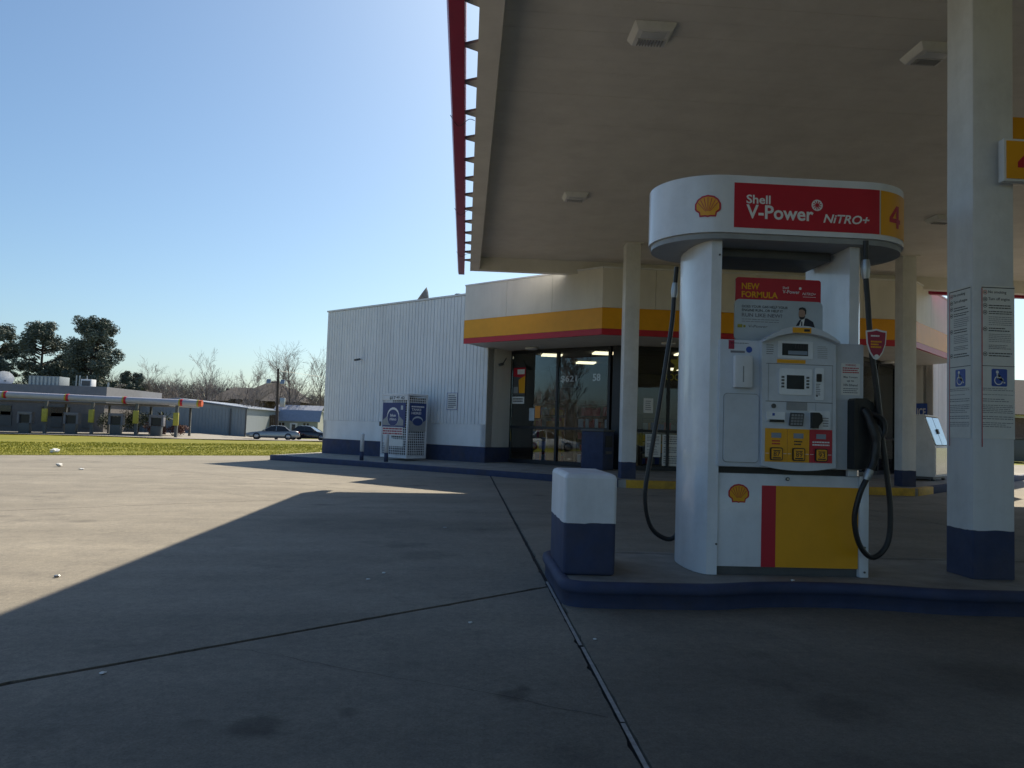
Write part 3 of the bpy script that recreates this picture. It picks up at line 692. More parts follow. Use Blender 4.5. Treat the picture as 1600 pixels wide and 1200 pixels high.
def painted_shell(name,x0,y0,x1,y1,r,off,z0,z1,m,parent,jit,cap=False,jtop=False):
    cx_,cy_=(x0+x1)/2,(y0+y1)/2; base=rrect(x1-x0+2*off,y1-y0+2*off,r+off,4); pts=[]
    for i in range(len(base)):
        p,q=Vector(base[i]),Vector(base[(i+1)%len(base)]); n=max(1,int((q-p).length/.022))
        pts+=[tuple(p.lerp(q,k/n)) for k in range(n)]
    rr=random.Random(len(name)*7+int(x0*100)); w_=0; js=[]
    for k in range(len(pts)): w_=.75*w_+rr.gauss(0,jit*.5)+(rr.uniform(-1,1)*jit*1.5 if rr.random()<.07 else 0); js.append(w_)
    v=[];f=[]; n=len(pts); lv=[(1,z0),(1,z1)]
    for a,(k_,z) in enumerate(lv):
        for i,(px_,py_) in enumerate(pts): v.append((cx_+px_,cy_+py_,z+(js[i] if (a==0)!=jtop else 0)))
    if cap:
        for ins,dz in ((.009,.021),(.028,.031)):
            sx_=(x1-x0-2*ins)/(x1-x0); sy_=(y1-y0-2*ins)/(y1-y0)
            for px_,py_ in pts: v.append((cx_+px_*sx_,cy_+py_*sy_,z1+dz))
    L_=len(v)//n
    for l in range(L_-1):
        for i in range(n): j=(i+1)%n; f.append((l*n+i,l*n+j,(l+1)*n+j,(l+1)*n+i))
    if cap: f.append(list(range((L_-1)*n,L_*n)))
    return mesh(name,v,f,m,parent,False)
# canopy columns
def column(name,x,y,label,wd=.31,band=.34,h=5.1):
    t=root(name,(x,y,.15),label,'column',group='canopy columns',world=False); q=wd/2
    box('shaft',(-q,-q,0),(q,q,h-.15),'white',t,.012); painted_shell('painted_base',-q,-q,q,q,.012,.0015,0,band,'blue',t,.0025,False,True)
    box('cap_plate',(-q-.05,-q-.05,h-.17),(q+.05,q+.05,h-.152),'soffit',t)
    return t
col=column('canopy_column',3.763,5.555,'near white canopy column with safety and wheelchair stickers beside the pump')
column('canopy_column',3.42,16.35,'slim white canopy column in front of the shop windows left of the pump')
column('canopy_column',9.42,16.35,'slim white canopy column in front of the shop right of the pump')
def colstick(F,par,seed):
    s=drect('sticker',F,.012,.99,.258,2.09,'paper',par,.001,.0025)
    drect('print',F,.012,.93,.018,2.07,'red',par,.003,.004); drect('print',F,.012,2.072,.258,2.078,'ink',par,.003,.004); drect('print',F,.012,1.508,.258,1.512,'ink',par,.003,.004)
    text('lettering','No smoking',F,.062,2.028,.026,'ink',par,.135,.0035,.012); text('lettering','Turn off engine',F,.062,1.978,.026,'ink',par,.16,.0035,.012)
    for b in (2.04,1.99,1.945,1.895,1.775,1.595):
        bm=bmesh.new(); N=14; ro,ri=.016,.0125
        o=[bm.verts.new(F(.038+ro*math.cos(2*math.pi*k/N),b+ro*math.sin(2*math.pi*k/N),.0035)) for k in range(N)]; i_=[bm.verts.new(F(.038+ri*math.cos(2*math.pi*k/N),b+ri*math.sin(2*math.pi*k/N),.0035)) for k in range(N)]
        for k in range(N): bm.faces.new((o[k],o[(k+1)%N],i_[(k+1)%N],i_[k]))
        from_bm('print',bm,'red' if b>2.03 else 'ink',par)
        drect('print',F,.031,b-.004,.045,b+.004,'ink',par,.0033,.004)
    bars('print',F,.065,.23,1.92,1.955,2,'ink',par,.0035,seed,.4); bars('print',F,.065,.24,1.88,1.91,2,'ink',par,.0035,seed+1,.4); bars('print',F,.065,.24,1.80,1.87,5,'greyink',par,.0035,seed+2,.3)
    bars('print',F,.065,.22,1.755,1.79,2,'ink',par,.0035,seed+3,.4); bars('print',F,.065,.23,1.68,1.745,5,'greyink',par,.0035,seed+4,.3); bars('print',F,.065,.23,1.63,1.665,3,'greyink',par,.0035,seed+5,.4); bars('print',F,.065,.24,1.575,1.61,2,'ink',par,.0035,seed+6,.4)
    q=drect('symbol_plate',F,.085,1.365,.20,1.49,'signblue',par,.003,.0045,r=.01)
    W=lambda pts:decal('symbol',F,pts,.0048,.0056,'lettering',q)
    W([(.127+.011*math.cos(R(a)),1.468+.011*math.sin(R(a))) for a in range(0,360,30)])
    W([(.121,1.455),(.131,1.455),(.133,1.432),(.158,1.432),(.158,1.425),(.134,1.425),(.135,1.417),(.163,1.417),(.176,1.386),(.188,1.390),(.185,1.397),(.179,1.396),(.168,1.424),(.124,1.424)])
    bm=bmesh.new(); N=18; c_=(.136,1.408)
    arc=[(a) for a in range(118,372,14)]
    o=[bm.verts.new(F(c_[0]+.033*math.cos(R(a)),c_[1]+.033*math.sin(R(a)),.0056)) for a in arc]; i_=[bm.verts.new(F(c_[0]+.026*math.cos(R(a)),c_[1]+.026*math.sin(R(a)),.0056)) for a in arc]
    for k in range(len(arc)-1): bm.faces.new((o[k],o[k+1],i_[k+1],i_[k]))
    from_bm('symbol',bm,'lettering',q)
    for b1,b0,r_ in ((1.355,1.33,2),(1.31,1.30,1),(1.28,1.25,2),(1.235,1.17,5),(1.155,1.125,2),(1.11,1.07,3)): bars('print',F,.02,.245,b0,b1,r_,'greyink',par,.0035,seed+int(b0*100),.35)
colstick(Fr((-.155+.05,-.1575,0),(1,0,0)),col,40); colstick(Fr((-.1575,.155-.035,0),(0,-1,0)),col,60)
# pump number flag on the column
fl=root('pump_number_sign',(3.95,5.3,3.0),'yellow pump number flag sign on the near column','sign')
box('frame',(3.765,5.29,2.975),(4.215,5.35,3.285),'white',fl,.006); Fl=Fr((3.765,5.29,2.975),(1,0,0))
drect('panel',Fl,.018,.018,.432,.292,'yellow',fl,.001,.004); four(Fl,.10,.055,.19,.20,.0055,'red',fl)
box('frame',(3.92,5.60,3.27),(4.37,5.64,3.58),'yellow',fl,.004); tube('arm',[(3.9,5.5,3.1),(4.05,5.40,3.1)],.02,'dgrey',fl); tube('arm',[(4.1,5.36,3.1),(4.12,5.62,3.35)],.02,'dgrey',fl)
# soffit lights
def canopy_light(x,y,label):
    t=root('canopy_light',(x,y,5.10),label,'light fixture','canopy soffit lights',world=False)
    bm=bmesh.new(); a,b,c=.21,.165,.075
    lo=[bm.verts.new(p) for p in ((-b,-b,-c),(b,-b,-c),(b,b,-c),(-b,b,-c))]; hi=[bm.verts.new(p) for p in ((-a,-a,0),(a,-a,0),(a,a,0),(-a,a,0))]
    bm.faces.new(lo); bm.faces.new(hi[::-1])
    for i in range(4): bm.faces.new((lo[i],hi[i],hi[(i+1)%4],lo[(i+1)%4]))
    bev(bm,.008); from_bm('housing',bm,'white',t,True)
    box('lens',(-.12,-.14,-.083),(.12,-.02,-.0755),'plastic',t,.003)
    for k in range(9): box('louvre',(-.125+.03*k,.01,-.09),(-.115+.03*k,.13,-.0755),'grey',t)
    box('frame',(-.14,-.005,-.085),(.14,.003,-.0755),'white',t)
    return t
for x,y,l in ((1.72,7.55,'square louvred soffit light above and left of the pump sign, near the frame top'),(1.74,13.1,'square louvred soffit light above the shop fascia, farther of the left pair'),(4.62,7.6,'square louvred soffit light beside the near column'),(8.35,13.35,'square louvred soffit light seen just left of the near column over the far side')):
    canopy_light(x,y,l)

# ------------------------------------------------------------------ pump island
def island_poly():
    out=[]
    cy=5.60
    prof=[(.66,.40),(.67,.56),(.73,.63),(.86,.66),(1.30,.66),(1.62,.645),(1.90,.56),(2.2,.52),(2.5,.52),(2.8,.57),(3.1,.65),(3.4,.668),(3.8,.67),(5,.67),(7,.67),(9.0,.67)]
    lo=spline([(x,cy-h,0) for x,h in prof],5); hi=spline([(x,cy+h,0) for x,h in prof],5)
    return [(p.x,p.y) for p in lo]+[(p.x,p.y) for p in hi[::-1]]
IP=island_poly()
isl=struct(prism('pump_island',IP,-.05,.148,'walk'))
def inset(poly,d):
    out=[]; n=len(poly)
    for i in range(n):
        p0,p,p1=Vector(poly[i-1]),Vector(poly[i]),Vector(poly[(i+1)%n]); a=(p-p0).normalized(); b=(p1-p).normalized(); t=(a+b).normalized(); nn=Vector((-t.y,t.x)); out.append(tuple(p+nn*d))
    return out
def ringmesh(name,levels,m,parent):
    v=[];f=[]; n=len(IP)
    for d,z in levels:
        q=inset(IP,d); v+=[(x,y,z) for x,y in q]
    for l in range(len(levels)-1):
        for i in range(n): j=(i+1)%n; f.append((l*n+i,l*n+j,(l+1)*n+j,(l+1)*n+i))
    return mesh(name,v,f,m,parent,True)
ringmesh('kerb_skirt',[(-.004,-.01),(-.004,.085),(-.012,.088),(-.024,.10),(-.027,.125),(-.02,.148),(.0,.158),(.03,.160),(.045,.152),(.05,.147)],['blue','walk'],isl)
for p in isl.children[0].data.polygons:
    if p.center.y>5.8 and p.center.x>.80: p.material_index=1
# bumper block
bb=root('island_bumper',(.85,5.6,.15),'square concrete bumper block painted white over blue at the island end','bumper')
box('block',(.680,5.217,.149),(1.028,5.983,.808),'blue',bb,.024,3); painted_shell('painted_top',.680,5.217,1.028,5.983,.02,.002,.490,.788,'white',bb,.0028,True)

# ------------------------------------------------------------------ fuel pump
pu=root('fuel_pump',(2.19,5.65,.15),'white fuel dispenser with red and yellow sign, screens and grade buttons','fuel pump')
PC=5.70
box('plinth',(1.74,5.385,.15),(2.80,6.0,.206),'dgrey',pu)
box('lower_cabinet',(1.745,5.36,.207),(2.755,6.04,.845),'pumpwhite',pu,.006)
Fl2=Fr((0,5.36,0),(1,0,0))
drect('red_stripe',Fl2,2.066,.209,2.166,.766,'red',pu,.0005,.003); drect('yellow_panel',Fl2,2.167,.209,2.752,.766,'yellow',pu,.0005,.003)
def lock(F,a,b,par):
    pts=[(a+.013*math.cos(R(t)),b+.013*math.sin(R(t))) for t in range(0,360,30)]
    decal('lock',F,pts,.0,.01,'dgrey',par); decal('lock',F,[(a+.006*math.cos(R(t)),b+.006*math.sin(R(t))) for t in range(0,360,45)],.0102,.012,'steel',par)
lock(Fl2,2.245,.815,pu)
def emblem(mapf,ca,cb,wd,par):
    """scallop emblem: red outline, yellow fan with red grooves; mapf(a,b,c) places it"""
    s=wd/2
    def poly(name,pts,c,m):
        v=[mapf(ca,cb-.1*s,c)]+[mapf(ca+x*s,cb+y*s,c) for x,y in pts]; n=len(pts)
        return mesh(name,v,[(0,1+i,1+(i+1)%n) for i in range(n)],m,par)
    def outline(k,ky,foot):
        pts=[]
        for i in range(25):
            a=R(-22+224*i/24); rr=1.0+.018*math.cos(14*(a-R(90)))
            pts.append((k*rr*math.cos(a),ky*.90*rr*math.sin(a)))
        pts+=[(-.68*k,-.50*ky),(-.62*k,-foot),(-.2*k,-foot+.02),(0,-foot-.03),(.2*k,-foot+.02),(.62*k,-foot),(.68*k,-.50*ky)]
        return pts
    e=poly('emblem',outline(1,1,.82),.004,'red'); 
    poly('emblem_fan',outline(.86,.84,.70),.0062,'yellow')
    v=[];f=[]
    for k in range(7):
        a=R(90+(k-3)*22); ex,ey=.80*math.cos(a),.80*.88*math.sin(a)+.0; bx,by=.18*math.cos(a),-.42+.06*math.sin(a); px_,py_=-math.sin(a)*.028,math.cos(a)*.028
        i=len(v); v+=[mapf(ca+(bx-px_*.5)*s,cb+(by-py_*.5)*s,.0082),mapf(ca+(bx+px_*.5)*s,cb+(by+py_*.5)*s,.0082),mapf(ca+(ex+px_)*s,cb+(ey+py_)*s,.0082),mapf(ca+(ex-px_)*s,cb+(ey-py_)*s,.0082)]; f.append((i,i+1,i+2,i+3))
    mesh('emblem_grooves',v,f,'red',par)
emblem(Fl2,1.903,.705,.148,pu)
# posts (rounded outer corners)
half=[(1.757,PC-.36),(1.665,PC-.352),(1.625,PC-.31),(1.592,PC-.25),(1.570,PC-.17),(1.56,PC-.08),(1.56,PC)]
half=[(1.752-(1.757-x)*.77,y) for x,y in half]
pl=half+[(x,2*PC-y) for x,y in half[::-1]][1:]
prism('post',pl,.152,2.51,'pumpwhite',pu,smooth=True)
pr_=[(4.42-x,y) for x,y in pl][::-1]
prism('post',pr_,.847,2.51,'pumpwhite',pu,smooth=True)
box('post_foot',(2.757,5.345,.152),(2.822,6.055,.846),'pumpwhite',pu,.004)
for x,z in ((1.735,2.36),(1.745,.36),(2.79,.36),(2.79,.19)):
    decal('bolt',Fr((0,PC-.362,0),(1,0,0)),[(x+.007*math.cos(R(t)),z+.007*math.sin(R(t))) for t in range(0,360,45)],-.002,.004,'dgrey',pu)
# electronics head
box('head_cabinet',(1.738,5.315,.89),(2.765,6.085,1.768),'plastic',pu,.012)
box('head_shadow_gap',(1.76,5.37,.846),(2.75,6.03,.889),'black',pu)
Fh=Fr((0,5.315,0),(1,0,0))
drect('service_door',Fh,1.775,.925,2.015,1.39,'plastic',pu,.0005,.012,r=.025)
drect('door_gap',Fh,1.770,.920,2.020,1.395,'grey',pu,-.002,.0015,r=.027)
box('paper_towel_box',(1.83,5.262,1.432),(1.955,5.313,1.655),'white',pu,.008); drect('towel_slot',Fr((0,5.262,0),(1,0,0)),1.885,1.47,1.893,1.58,'grey',pu,.0005,.002)
drect('label_print',Fh,1.80,1.70,1.84,1.762,'magenta',pu,.0005,.002); drect('label_print',Fh,1.815,1.675,1.915,1.69,'greyink',pu,.0005,.002)
decal('label_print',Fh,[(1.945+.022*math.cos(R(t)),1.70+.022*math.sin(R(t))) for t in range(0,360,24)],.0005,.002,'signblue',pu)
bars('print',Fh,1.81,1.965,1.735,1.75,1,'greyink',pu,.002,80,.3)
# bezel with arched hood
def bezel():
    pts=[]
    for i in range(13):
        t=-1+2*i/12; pts.append((2.278+.262*t,1.765+.10*(1-t*t)))
    pts=pts[::-1]
    bot=[]
    for i in range(13):
        t=-1+2*i/12; bot.append((2.290+.258*t,.905-.028*(1-t*t)))
    return pts+bot
Bz=decal('bezel',Fh,bezel(),.0005,.045,'plastic',pu)
hood=[]
for i in range(13): t=-1+2*i/12; hood.append((2.278+.262*t,1.765+.10*(1-t*t)))
hood2=[(2.278+.262*(-1+2*i/12),1.752+.065*(1-(-1+2*i/12)**2)) for i in range(13)]
decal('hood',Fh,hood[::-1]+hood2,.0455,.11,'plastic',pu)
FB=Fr((0,5.315-.0452,0),(1,0,0))
drect('hood_sticker',Fr((0,5.315-.1102,0),(1,0,0)),2.205,1.815,2.335,1.852,'yellow',pu,.0003,.0015); drect('hood_sticker',Fr((0,5.315-.1102,0),(1,0,0)),2.285,1.826,2.325,1.842,'ink',pu,.0017,.0025)
z0=drect('display_frame',FB,2.13,1.645,2.375,1.765,'pumpwhite',pu,.0005,.006,r=.008); drect('display',FB,2.158,1.665,2.34,1.748,'lcd',z0,.0062,.008); drect('display_glow',FB,2.20,1.672,2.335,1.698,'lcdlight',z0,.0082,.009)
for k in range(5): drect('digit',FB,2.245+.019*k,1.712,2.258+.019*k,1.742,'ink',z0,.0082,.009)
bars('speaker_slots',FB,2.05,2.10,1.665,1.74,5,'dgrey',pu,.001,81,.3); bars('speaker_slots',FB,2.41,2.48,1.65,1.74,7,'grey',pu,.001,82,.3)
drect('yellow_strip',FB,2.125,1.612,2.325,1.637,'yellow',pu,.0005,.003)
drect('seam',FB,2.05,1.604,2.52,1.607,'dgrey',pu,.0003,.0012); drect('seam',FB,2.05,1.345,2.52,1.349,'dgrey',pu,.0003,.0012); drect('seam',FB,2.065,1.349,2.068,1.604,'grey',pu,.0003,.0012); drect('seam',FB,2.515,1.16,2.518,1.604,'grey',pu,.0003,.0012); drect('seam',FB,2.40,1.16,2.402,1.345,'grey',pu,.0003,.0012)
z1=drect('screen_frame',FB,2.14,1.395,2.37,1.575,'pumpwhite',pu,.0005,.008,r=.012); drect('screen',FB,2.192,1.435,2.315,1.53,'lcd',z1,.0082,.01)
for k in range(4):
    for a in (2.155,2.33): drect('soft_key',FB,a,1.443+.022*k,a+.019,1.456+.022*k,'dgrey',z1,.0082,.012)
z2=drect('card_panel',FB,2.39,1.365,2.455,1.585,'pumpwhite',pu,.0005,.006,r=.01); drect('card_slot',FB,2.402,1.49,2.436,1.545,'black',z2,.0062,.014,r=.006); bars('print',FB,2.398,2.43,1.395,1.48,7,'greyink',z2,.0065,83,.5); drect('print',FB,2.40,1.388,2.412,1.398,'ink',z2,.0062,.007)
decal('call_button',FB,[(2.105+.016*math.cos(R(t)),1.315+.016*math.sin(R(t))) for t in range(0,360,24)],.0005,.007,'dgrey',pu)
z3=drect('receipt_panel',FB,2.055,1.215,2.185,1.275,'pumpwhite',pu,.0005,.008,r=.005); drect('print',FB,2.095,1.248,2.112,1.266,'signblue',z3,.0082,.009); drect('receipt_slot',FB,2.075,1.205,2.175,1.222,'black',z3,.0082,.02)
drect('keypad_recess',FB,2.195,1.29,2.34,1.345,'grey',pu,.0005,.004)
Fkp=Fr((2.21,5.27-.006,1.185),(1,0,0),(0,-.25,1)); z4=drect('keypad',Fkp,0,0,.095,.09,'dgrey',pu,0,.012,r=.006)
for i in range(4):
    for j in range(4): drect('key',Fkp,.008+.021*i,.008+.020*j,.024+.021*i,.022+.020*j,'grey',z4,.0122,.016)
z5=drect('reader_plate',FB,2.355,1.165,2.50,1.29,'pumpwhite',pu,.0005,.005,r=.008); decal('card_reader',FB,[(2.362,1.17),(2.405,1.17),(2.41,1.19),(2.435,1.22),(2.43,1.26),(2.41,1.278),(2.362,1.278)],.0052,.04,'black',z5); bars('print',FB,2.45,2.49,1.18,1.25,4,'greyink',z5,.006,84,.4)
# grade selector panels and buttons
for k,(a0,a1,m,num,tm) in enumerate(((2.048,2.202,'yellow','87','red'),(2.204,2.357,'yellow','89','ink'),(2.359,2.518,'red','93','lettering'))):
    g=drect('grade_panel',FB,a0,.935,a1,1.162,m,pu,.0005,.004); ac=(a0+a1)/2
    drect('price_display',FB,ac-.034,1.098,ac+.034,1.132,'lcdlight',g,.0042,.007)
    bars('print',FB,ac-.03 if k<2 else ac-.06,ac+.03 if k<2 else ac+.06,1.048,1.086,2,tm,g,.0045,90+k,.5)
    drect('print',FB,a0+.004,.99,ac-.05,.993,'lettering',g,.0042,.005); drect('print',FB,ac+.05,.99,a1-.004,.993,'lettering',g,.0042,.005)
    b=drect('grade_button',FB,ac-.043,.945,ac+.043,1.033,'black',pu,.0042,.016,r=.012); drect('button_face',FB,ac-.036,.952,ac+.036,1.026,'yellow',b,.0162,.02,r=.008)
    text('lettering',num,FB,ac,.972,.033,'ink',b,.046,.021,.004,'C'); drect('print',FB,ac-.024,1.008,ac+.024,1.014,'ink',b,.0202,.021); drect('print',FB,ac-.028,.957,ac+.028,.966,'ink',b,.0202,.021)
# warning label
wl_=drect('warning_label',Fh,2.60,1.41,2.735,1.63,'paper',pu,.0005,.002)
text('lettering','WARNING',Fh,2.667,1.612,.013,'red',wl_,.075,.003,.01,'C'); bars('print',Fh,2.61,2.725,1.56,1.605,3,'red',wl_,.003,95,.5)
text('lettering','May Contain',Fh,2.667,1.525,.017,'ink',wl_,.10,.003,.008,'C'); text('lettering','up to',Fh,2.667,1.498,.017,'ink',wl_,.05,.003,.008,'C'); text('lettering','10% Ethanol',Fh,2.667,1.472,.016,'ink',wl_,.10,.003,.008,'C'); bars('print',Fh,2.615,2.72,1.42,1.462,3,'greyink',wl_,.003,96,.4)
# holster, nozzle, hoses
decal('holster',Fh,[(2.648,.90),(2.80,.90),(2.80,1.30),(2.775,1.36),(2.73,1.385),(2.66,1.385),(2.648,1.37)],.0005,.10,'black',pu)
decal('holster_cavity',Fh,[(2.675,1.05),(2.775,1.05),(2.775,1.30),(2.74,1.35),(2.675,1.35)],.1005,.102,'black',pu)
nz=tube('nozzle',spline([(2.70,5.27,1.33),(2.715,5.20,1.30),(2.74,5.17,1.22),(2.765,5.15,1.10),(2.755,5.15,.98),(2.725,5.15,.90)],6),[.018]*6+[.03]*6+[.036]*6+[.03]*6+[.026]*6+[.024],'black',pu,12)
tube('nozzle_guard',spline([(2.70,5.2,1.28),(2.77,5.17,1.275),(2.815,5.15,1.235),(2.825,5.15,1.17),(2.80,5.15,1.12)],5),.017,'black',nz,8)
tube('trigger',spline([(2.775,5.16,1.21),(2.80,5.15,1.15),(2.775,5.15,1.06)],5),.008,'dgrey',nz,8)
tube('swivel',[(2.724,5.15,.905),(2.712,5.15,.87),(2.70,5.15,.835)],[.026,.03,.024],'galv',nz,12)
hp=[(2.69,5.16,2.46),(2.695,5.17,2.25),(2.71,5.17,2.06),(2.735,5.17,1.75),(2.79,5.18,1.40),(2.83,5.2,1.14),(2.868,5.2,.88),(2.895,5.2,.62),(2.875,5.2,.41),(2.775,5.2,.315),(2.672,5.18,.40),(2.630,5.17,.57),(2.655,5.15,.74),(2.70,5.15,.84)]
tube('hose',spline(hp,8),.0185,'black',pu,10)
tube('breakaway',[(2.6935,5.168,2.33),(2.694,5.169,2.295),(2.695,5.17,2.25),(2.697,5.17,2.20)],[.024,.03,.03,.022],'galv',pu,12)
lp=[(1.665,6.20,2.45),(1.655,6.22,2.25),(1.64,6.22,2.0),(1.60,6.22,1.69),(1.545,6.22,1.29),(1.485,6.22,.89),(1.452,6.22,.60),(1.50,6.22,.37),(1.61,6.22,.275),(1.70,6.20,.30),(1.76,6.18,.5)]
tube('hose',spline(lp,8),.0185,'black',pu,10)
tube('breakaway',[(1.657,6.215,2.32),(1.655,6.22,2.25),(1.652,6.22,2.2)],[.022,.03,.022],'galv',pu,12)
# shield tag on the right hose
Fsg=Fr((0,5.135,0),(1,0,0)); cxs=2.752
def shield(k,dz=0): return [(cxs+x*k,1.752+y*k+dz) for x,y in ((-.072,.088),(-.04,.092),(0,.102),(.04,.092),(.072,.088),(.066,0),(.045,-.06),(.018,-.10),(0,-.108),(-.018,-.10),(-.045,-.06),(-.066,0))]
sg=decal('hose_tag',Fsg,shield(1),0,.006,'lettering',pu); decal('print',Fsg,shield(.88),.0062,.008,'magenta',sg)
bars('print',Fsg,cxs-.04,cxs+.04,1.795,1.815,1,'lettering',sg,.009,97,.5); bars('print',Fsg,cxs-.04,cxs+.035,1.72,1.775,3,'yellow',sg,.009,98,.6); decal('print',Fsg,[(cxs+.016*math.cos(R(t)),1.668+.012*math.sin(R(t))) for t in range(0,360,30)],.009,.0105,'lettering',sg)
# topper adverts between the posts
Ft=Fr((2.217,5.50,.02),(1,0,0))
t1=decal('advert_board',Ft,[(x,y+2.115) for x,y in rrect(.625,.21,.02)],0,.012,'red',pu)
text('lettering','NEW',Ft,-.27,2.135,.045,'yellow',t1,.13,.014,.03); text('lettering','FORMULA',Ft,-.27,2.075,.045,'yellow',t1,.265,.014,.03)
text('lettering','Shell',Ft,.03,2.148,.017,'lettering',t1,.045,.014,.01); text('lettering','V-Power',Ft,.03,2.115,.026,'lettering',t1,.125,.014,.01); text('lettering','NiTRO+',Ft,.175,2.108,.019,'lettering',t1,.10,.014,.01,shear=.3); drect('print',Ft,.18,2.094,.275,2.097,'lettering',t1,.0125,.0135); decal('print',Ft,[(.16+.010*math.cos(R(t)),2.155+.010*math.sin(R(t))) for t in range(0,360,30)],.0125,.0135,'lettering',t1)
t2=decal('advert_board',Ft,[(x,y+1.91) for x,y in rrect(.645,.30,.035)],.0125,.024,'adgrey',pu)
text('lettering','DOES YOUR GAS HELP YOUR',Ft,-.27,2.00,.018,'ink',t2,.335,.026,.006); text('lettering','ENGINE RUN...OR HELP IT',Ft,-.27,1.973,.018,'ink',t2,.30,.026,.006); text('lettering','RUN LIKE NEW?',Ft,-.27,1.934,.027,'greyink',t2,.295,.026,.015); bars('print',Ft,-.27,0,1.892,1.925,2,'greyink',t2,.026,99,.2)
drect('print',Ft,-.30,1.855,-.265,1.878,'yelpost',t2,.0245,.0255); drect('print',Ft,-.258,1.857,-.242,1.874,'yelpost',t2,.0245,.0255); text('lettering','V-Power',Ft,-.22,1.858,.018,'greyink',t2,.14,.026,.005,shear=.2)
mp=lambda pts,m,c:decal('printed_figure',Ft,[(x+.022,y) for x,y in pts],c,c+.0008,m,t2)
mp([(.10,1.765),(.105,1.885),(.13,1.925),(.155,1.935),(.185,1.94),(.23,1.915),(.245,1.87),(.255,1.765)],'suit',.0245)
mp([(.125,1.80),(.128,1.885),(.145,1.93),(.168,1.935),(.155,1.86),(.147,1.80)],'lettering',.0255); mp([(.137,1.80),(.139,1.88),(.143,1.915),(.150,1.915),(.151,1.88),(.148,1.80)],'suit',.0265)
mp([(.122,1.972),(.124,1.95),(.134,1.932),(.152,1.93),(.166,1.942),(.172,1.965),(.172,1.995),(.15,2.008),(.128,2.0)],'skin',.0265)
mp([(.124,1.996),(.122,2.004),(.130,2.014),(.150,2.018),(.170,2.012),(.178,1.995),(.176,1.968),(.170,1.966),(.168,1.99),(.150,2.001),(.134,2.000)],'ink',.0275); mp([(.125,1.950),(.133,1.931),(.152,1.929),(.167,1.944),(.170,1.957),(.160,1.948),(.142,1.946)],'ink',.0275)
# back board on the far side with a red roundel, seen past the post
Fo=Fr((1.84,5.62,0),(1,0,0)); bd=drect('side_placard',Fo,-.075,1.77,.0,1.95,'cream',pu,0,.01); decal('print',Fo,[(-.075,1.795)]+[(-.062+.052*math.cos(R(t)),1.858+.063*math.sin(R(t))) for t in range(-80,81,16)]+[(-.075,1.92)],.0102,.0115,'red',bd); decal('print',Fo,[(-.052+.022*math.cos(R(t)),1.858+.024*math.sin(R(t))) for t in range(0,360,30)],.0117,.0125,'lettering',bd)
# sign canopy (stadium plan) on the posts
RR=.45; SX0,SX1,SY0=1.325,3.197,5.25; SY1=SY0+2*RR; FLATL,FLATR=SX0+RR,SX1-RR
def smap(a,b,c):
    """a = position along the front measured as x on the flat part, wrapped round the ends"""
    if a<FLATL:
        t=(FLATL-a)/RR; return Vector((FLATL-(RR+c)*math.sin(t),SY0+RR-(RR+c)*math.cos(t),b))
    if a>FLATR:
        t=(a-FLATR)/RR; return Vector((FLATR+(RR+c)*math.sin(t),SY0+RR-(RR+c)*math.cos(t),b))
    return Vector((a,SY0-c,b))
stad=[]
for i in range(33): a=R(-90+180*i/32); stad.append((FLATR+RR*math.cos(a),SY0+RR+RR*math.sin(a)))
for i in range(33): a=R(90+180*i/32); stad.append((FLATL+RR*math.cos(a),SY0+RR+RR*math.sin(a)))
bm=bmesh.new(); aprism(bm,stad,2.50,2.90); 
es=[e for e in bm.edges if abs(e.verts[0].co.z-e.verts[1].co.z)<1e-4]
bmesh.ops.bevel(bm,geom=es,offset=.008,segments=2,affect='EDGES',profile=.5)
sgn=from_bm('sign_canopy',bm,'pumpwhite',pu,True)
prism('sign_underside',[(x*.98+.045,(y-5.7)*.96+5.7) for x,y in stad],2.46,2.499,'grey',sgn)
box('crossbeam',(1.76,5.55,2.40),(2.63,6.0,2.459),'dgrey',pu,.004)
def spanel(name,a0,a1,b0,b1,m,c=.003,n=14):
    v=[];f=[]
    for i in range(n+1):
        a=a0+(a1-a0)*i/n; v+=[smap(a,b0,c),smap(a,b1,c)]
    for i in range(n): f.append((2*i,2*i+2,2*i+3,2*i+1))
    return mesh(name,v,f,m,sgn)
spanel('red_panel',1.80,2.838,2.535,2.848,'red'); spanel('yellow_panel',2.848,3.20,2.535,2.848,'yellow')
FS=smap
text('lettering','Shell',FS,1.885,2.705,.062,'lettering',sgn,.170,.0055,.022); text('lettering','V-Power',FS,1.885,2.60,.098,'lettering',sgn,.475,.0055,.022); text('lettering','NiTRO+',FS,2.43,2.595,.062,'lettering',sgn,.33,.0055,.022,shear=.25)
bm=bmesh.new(); c0=(2.385,2.715); N=20
oo=[bm.verts.new(smap(c0[0]+.040*math.cos(2*math.pi*k/N),c0[1]+.040*math.sin(2*math.pi*k/N),.0055)) for k in range(N)]; bm.faces.new(oo); from_bm('roundel',bm,'lettering',sgn)
v=[];f=[]
for k in range(10):
    a=2*math.pi*k/10; i=len(v); v+=[smap(c0[0]+r_*math.cos(a+d),c0[1]+r_*math.sin(a+d),.0068) for r_,d in ((.012,-.25),(.031,.15),(.031,.36),(.012,.25))]; f.append((i,i+1,i+2,i+3))
mesh('roundel_mark',v,f,'red',sgn)
v=[smap(c0[0]+.013*math.cos(2*math.pi*k/10),c0[1]+.013*math.sin(2*math.pi*k/10),.0072) for k in range(10)]; mesh('roundel_mark',v,[list(range(10))],'red',sgn)
four(FS,2.925,2.60,.135,.16,.0055,'red',sgn)
emblem(smap,1.622,2.678,.178,sgn)

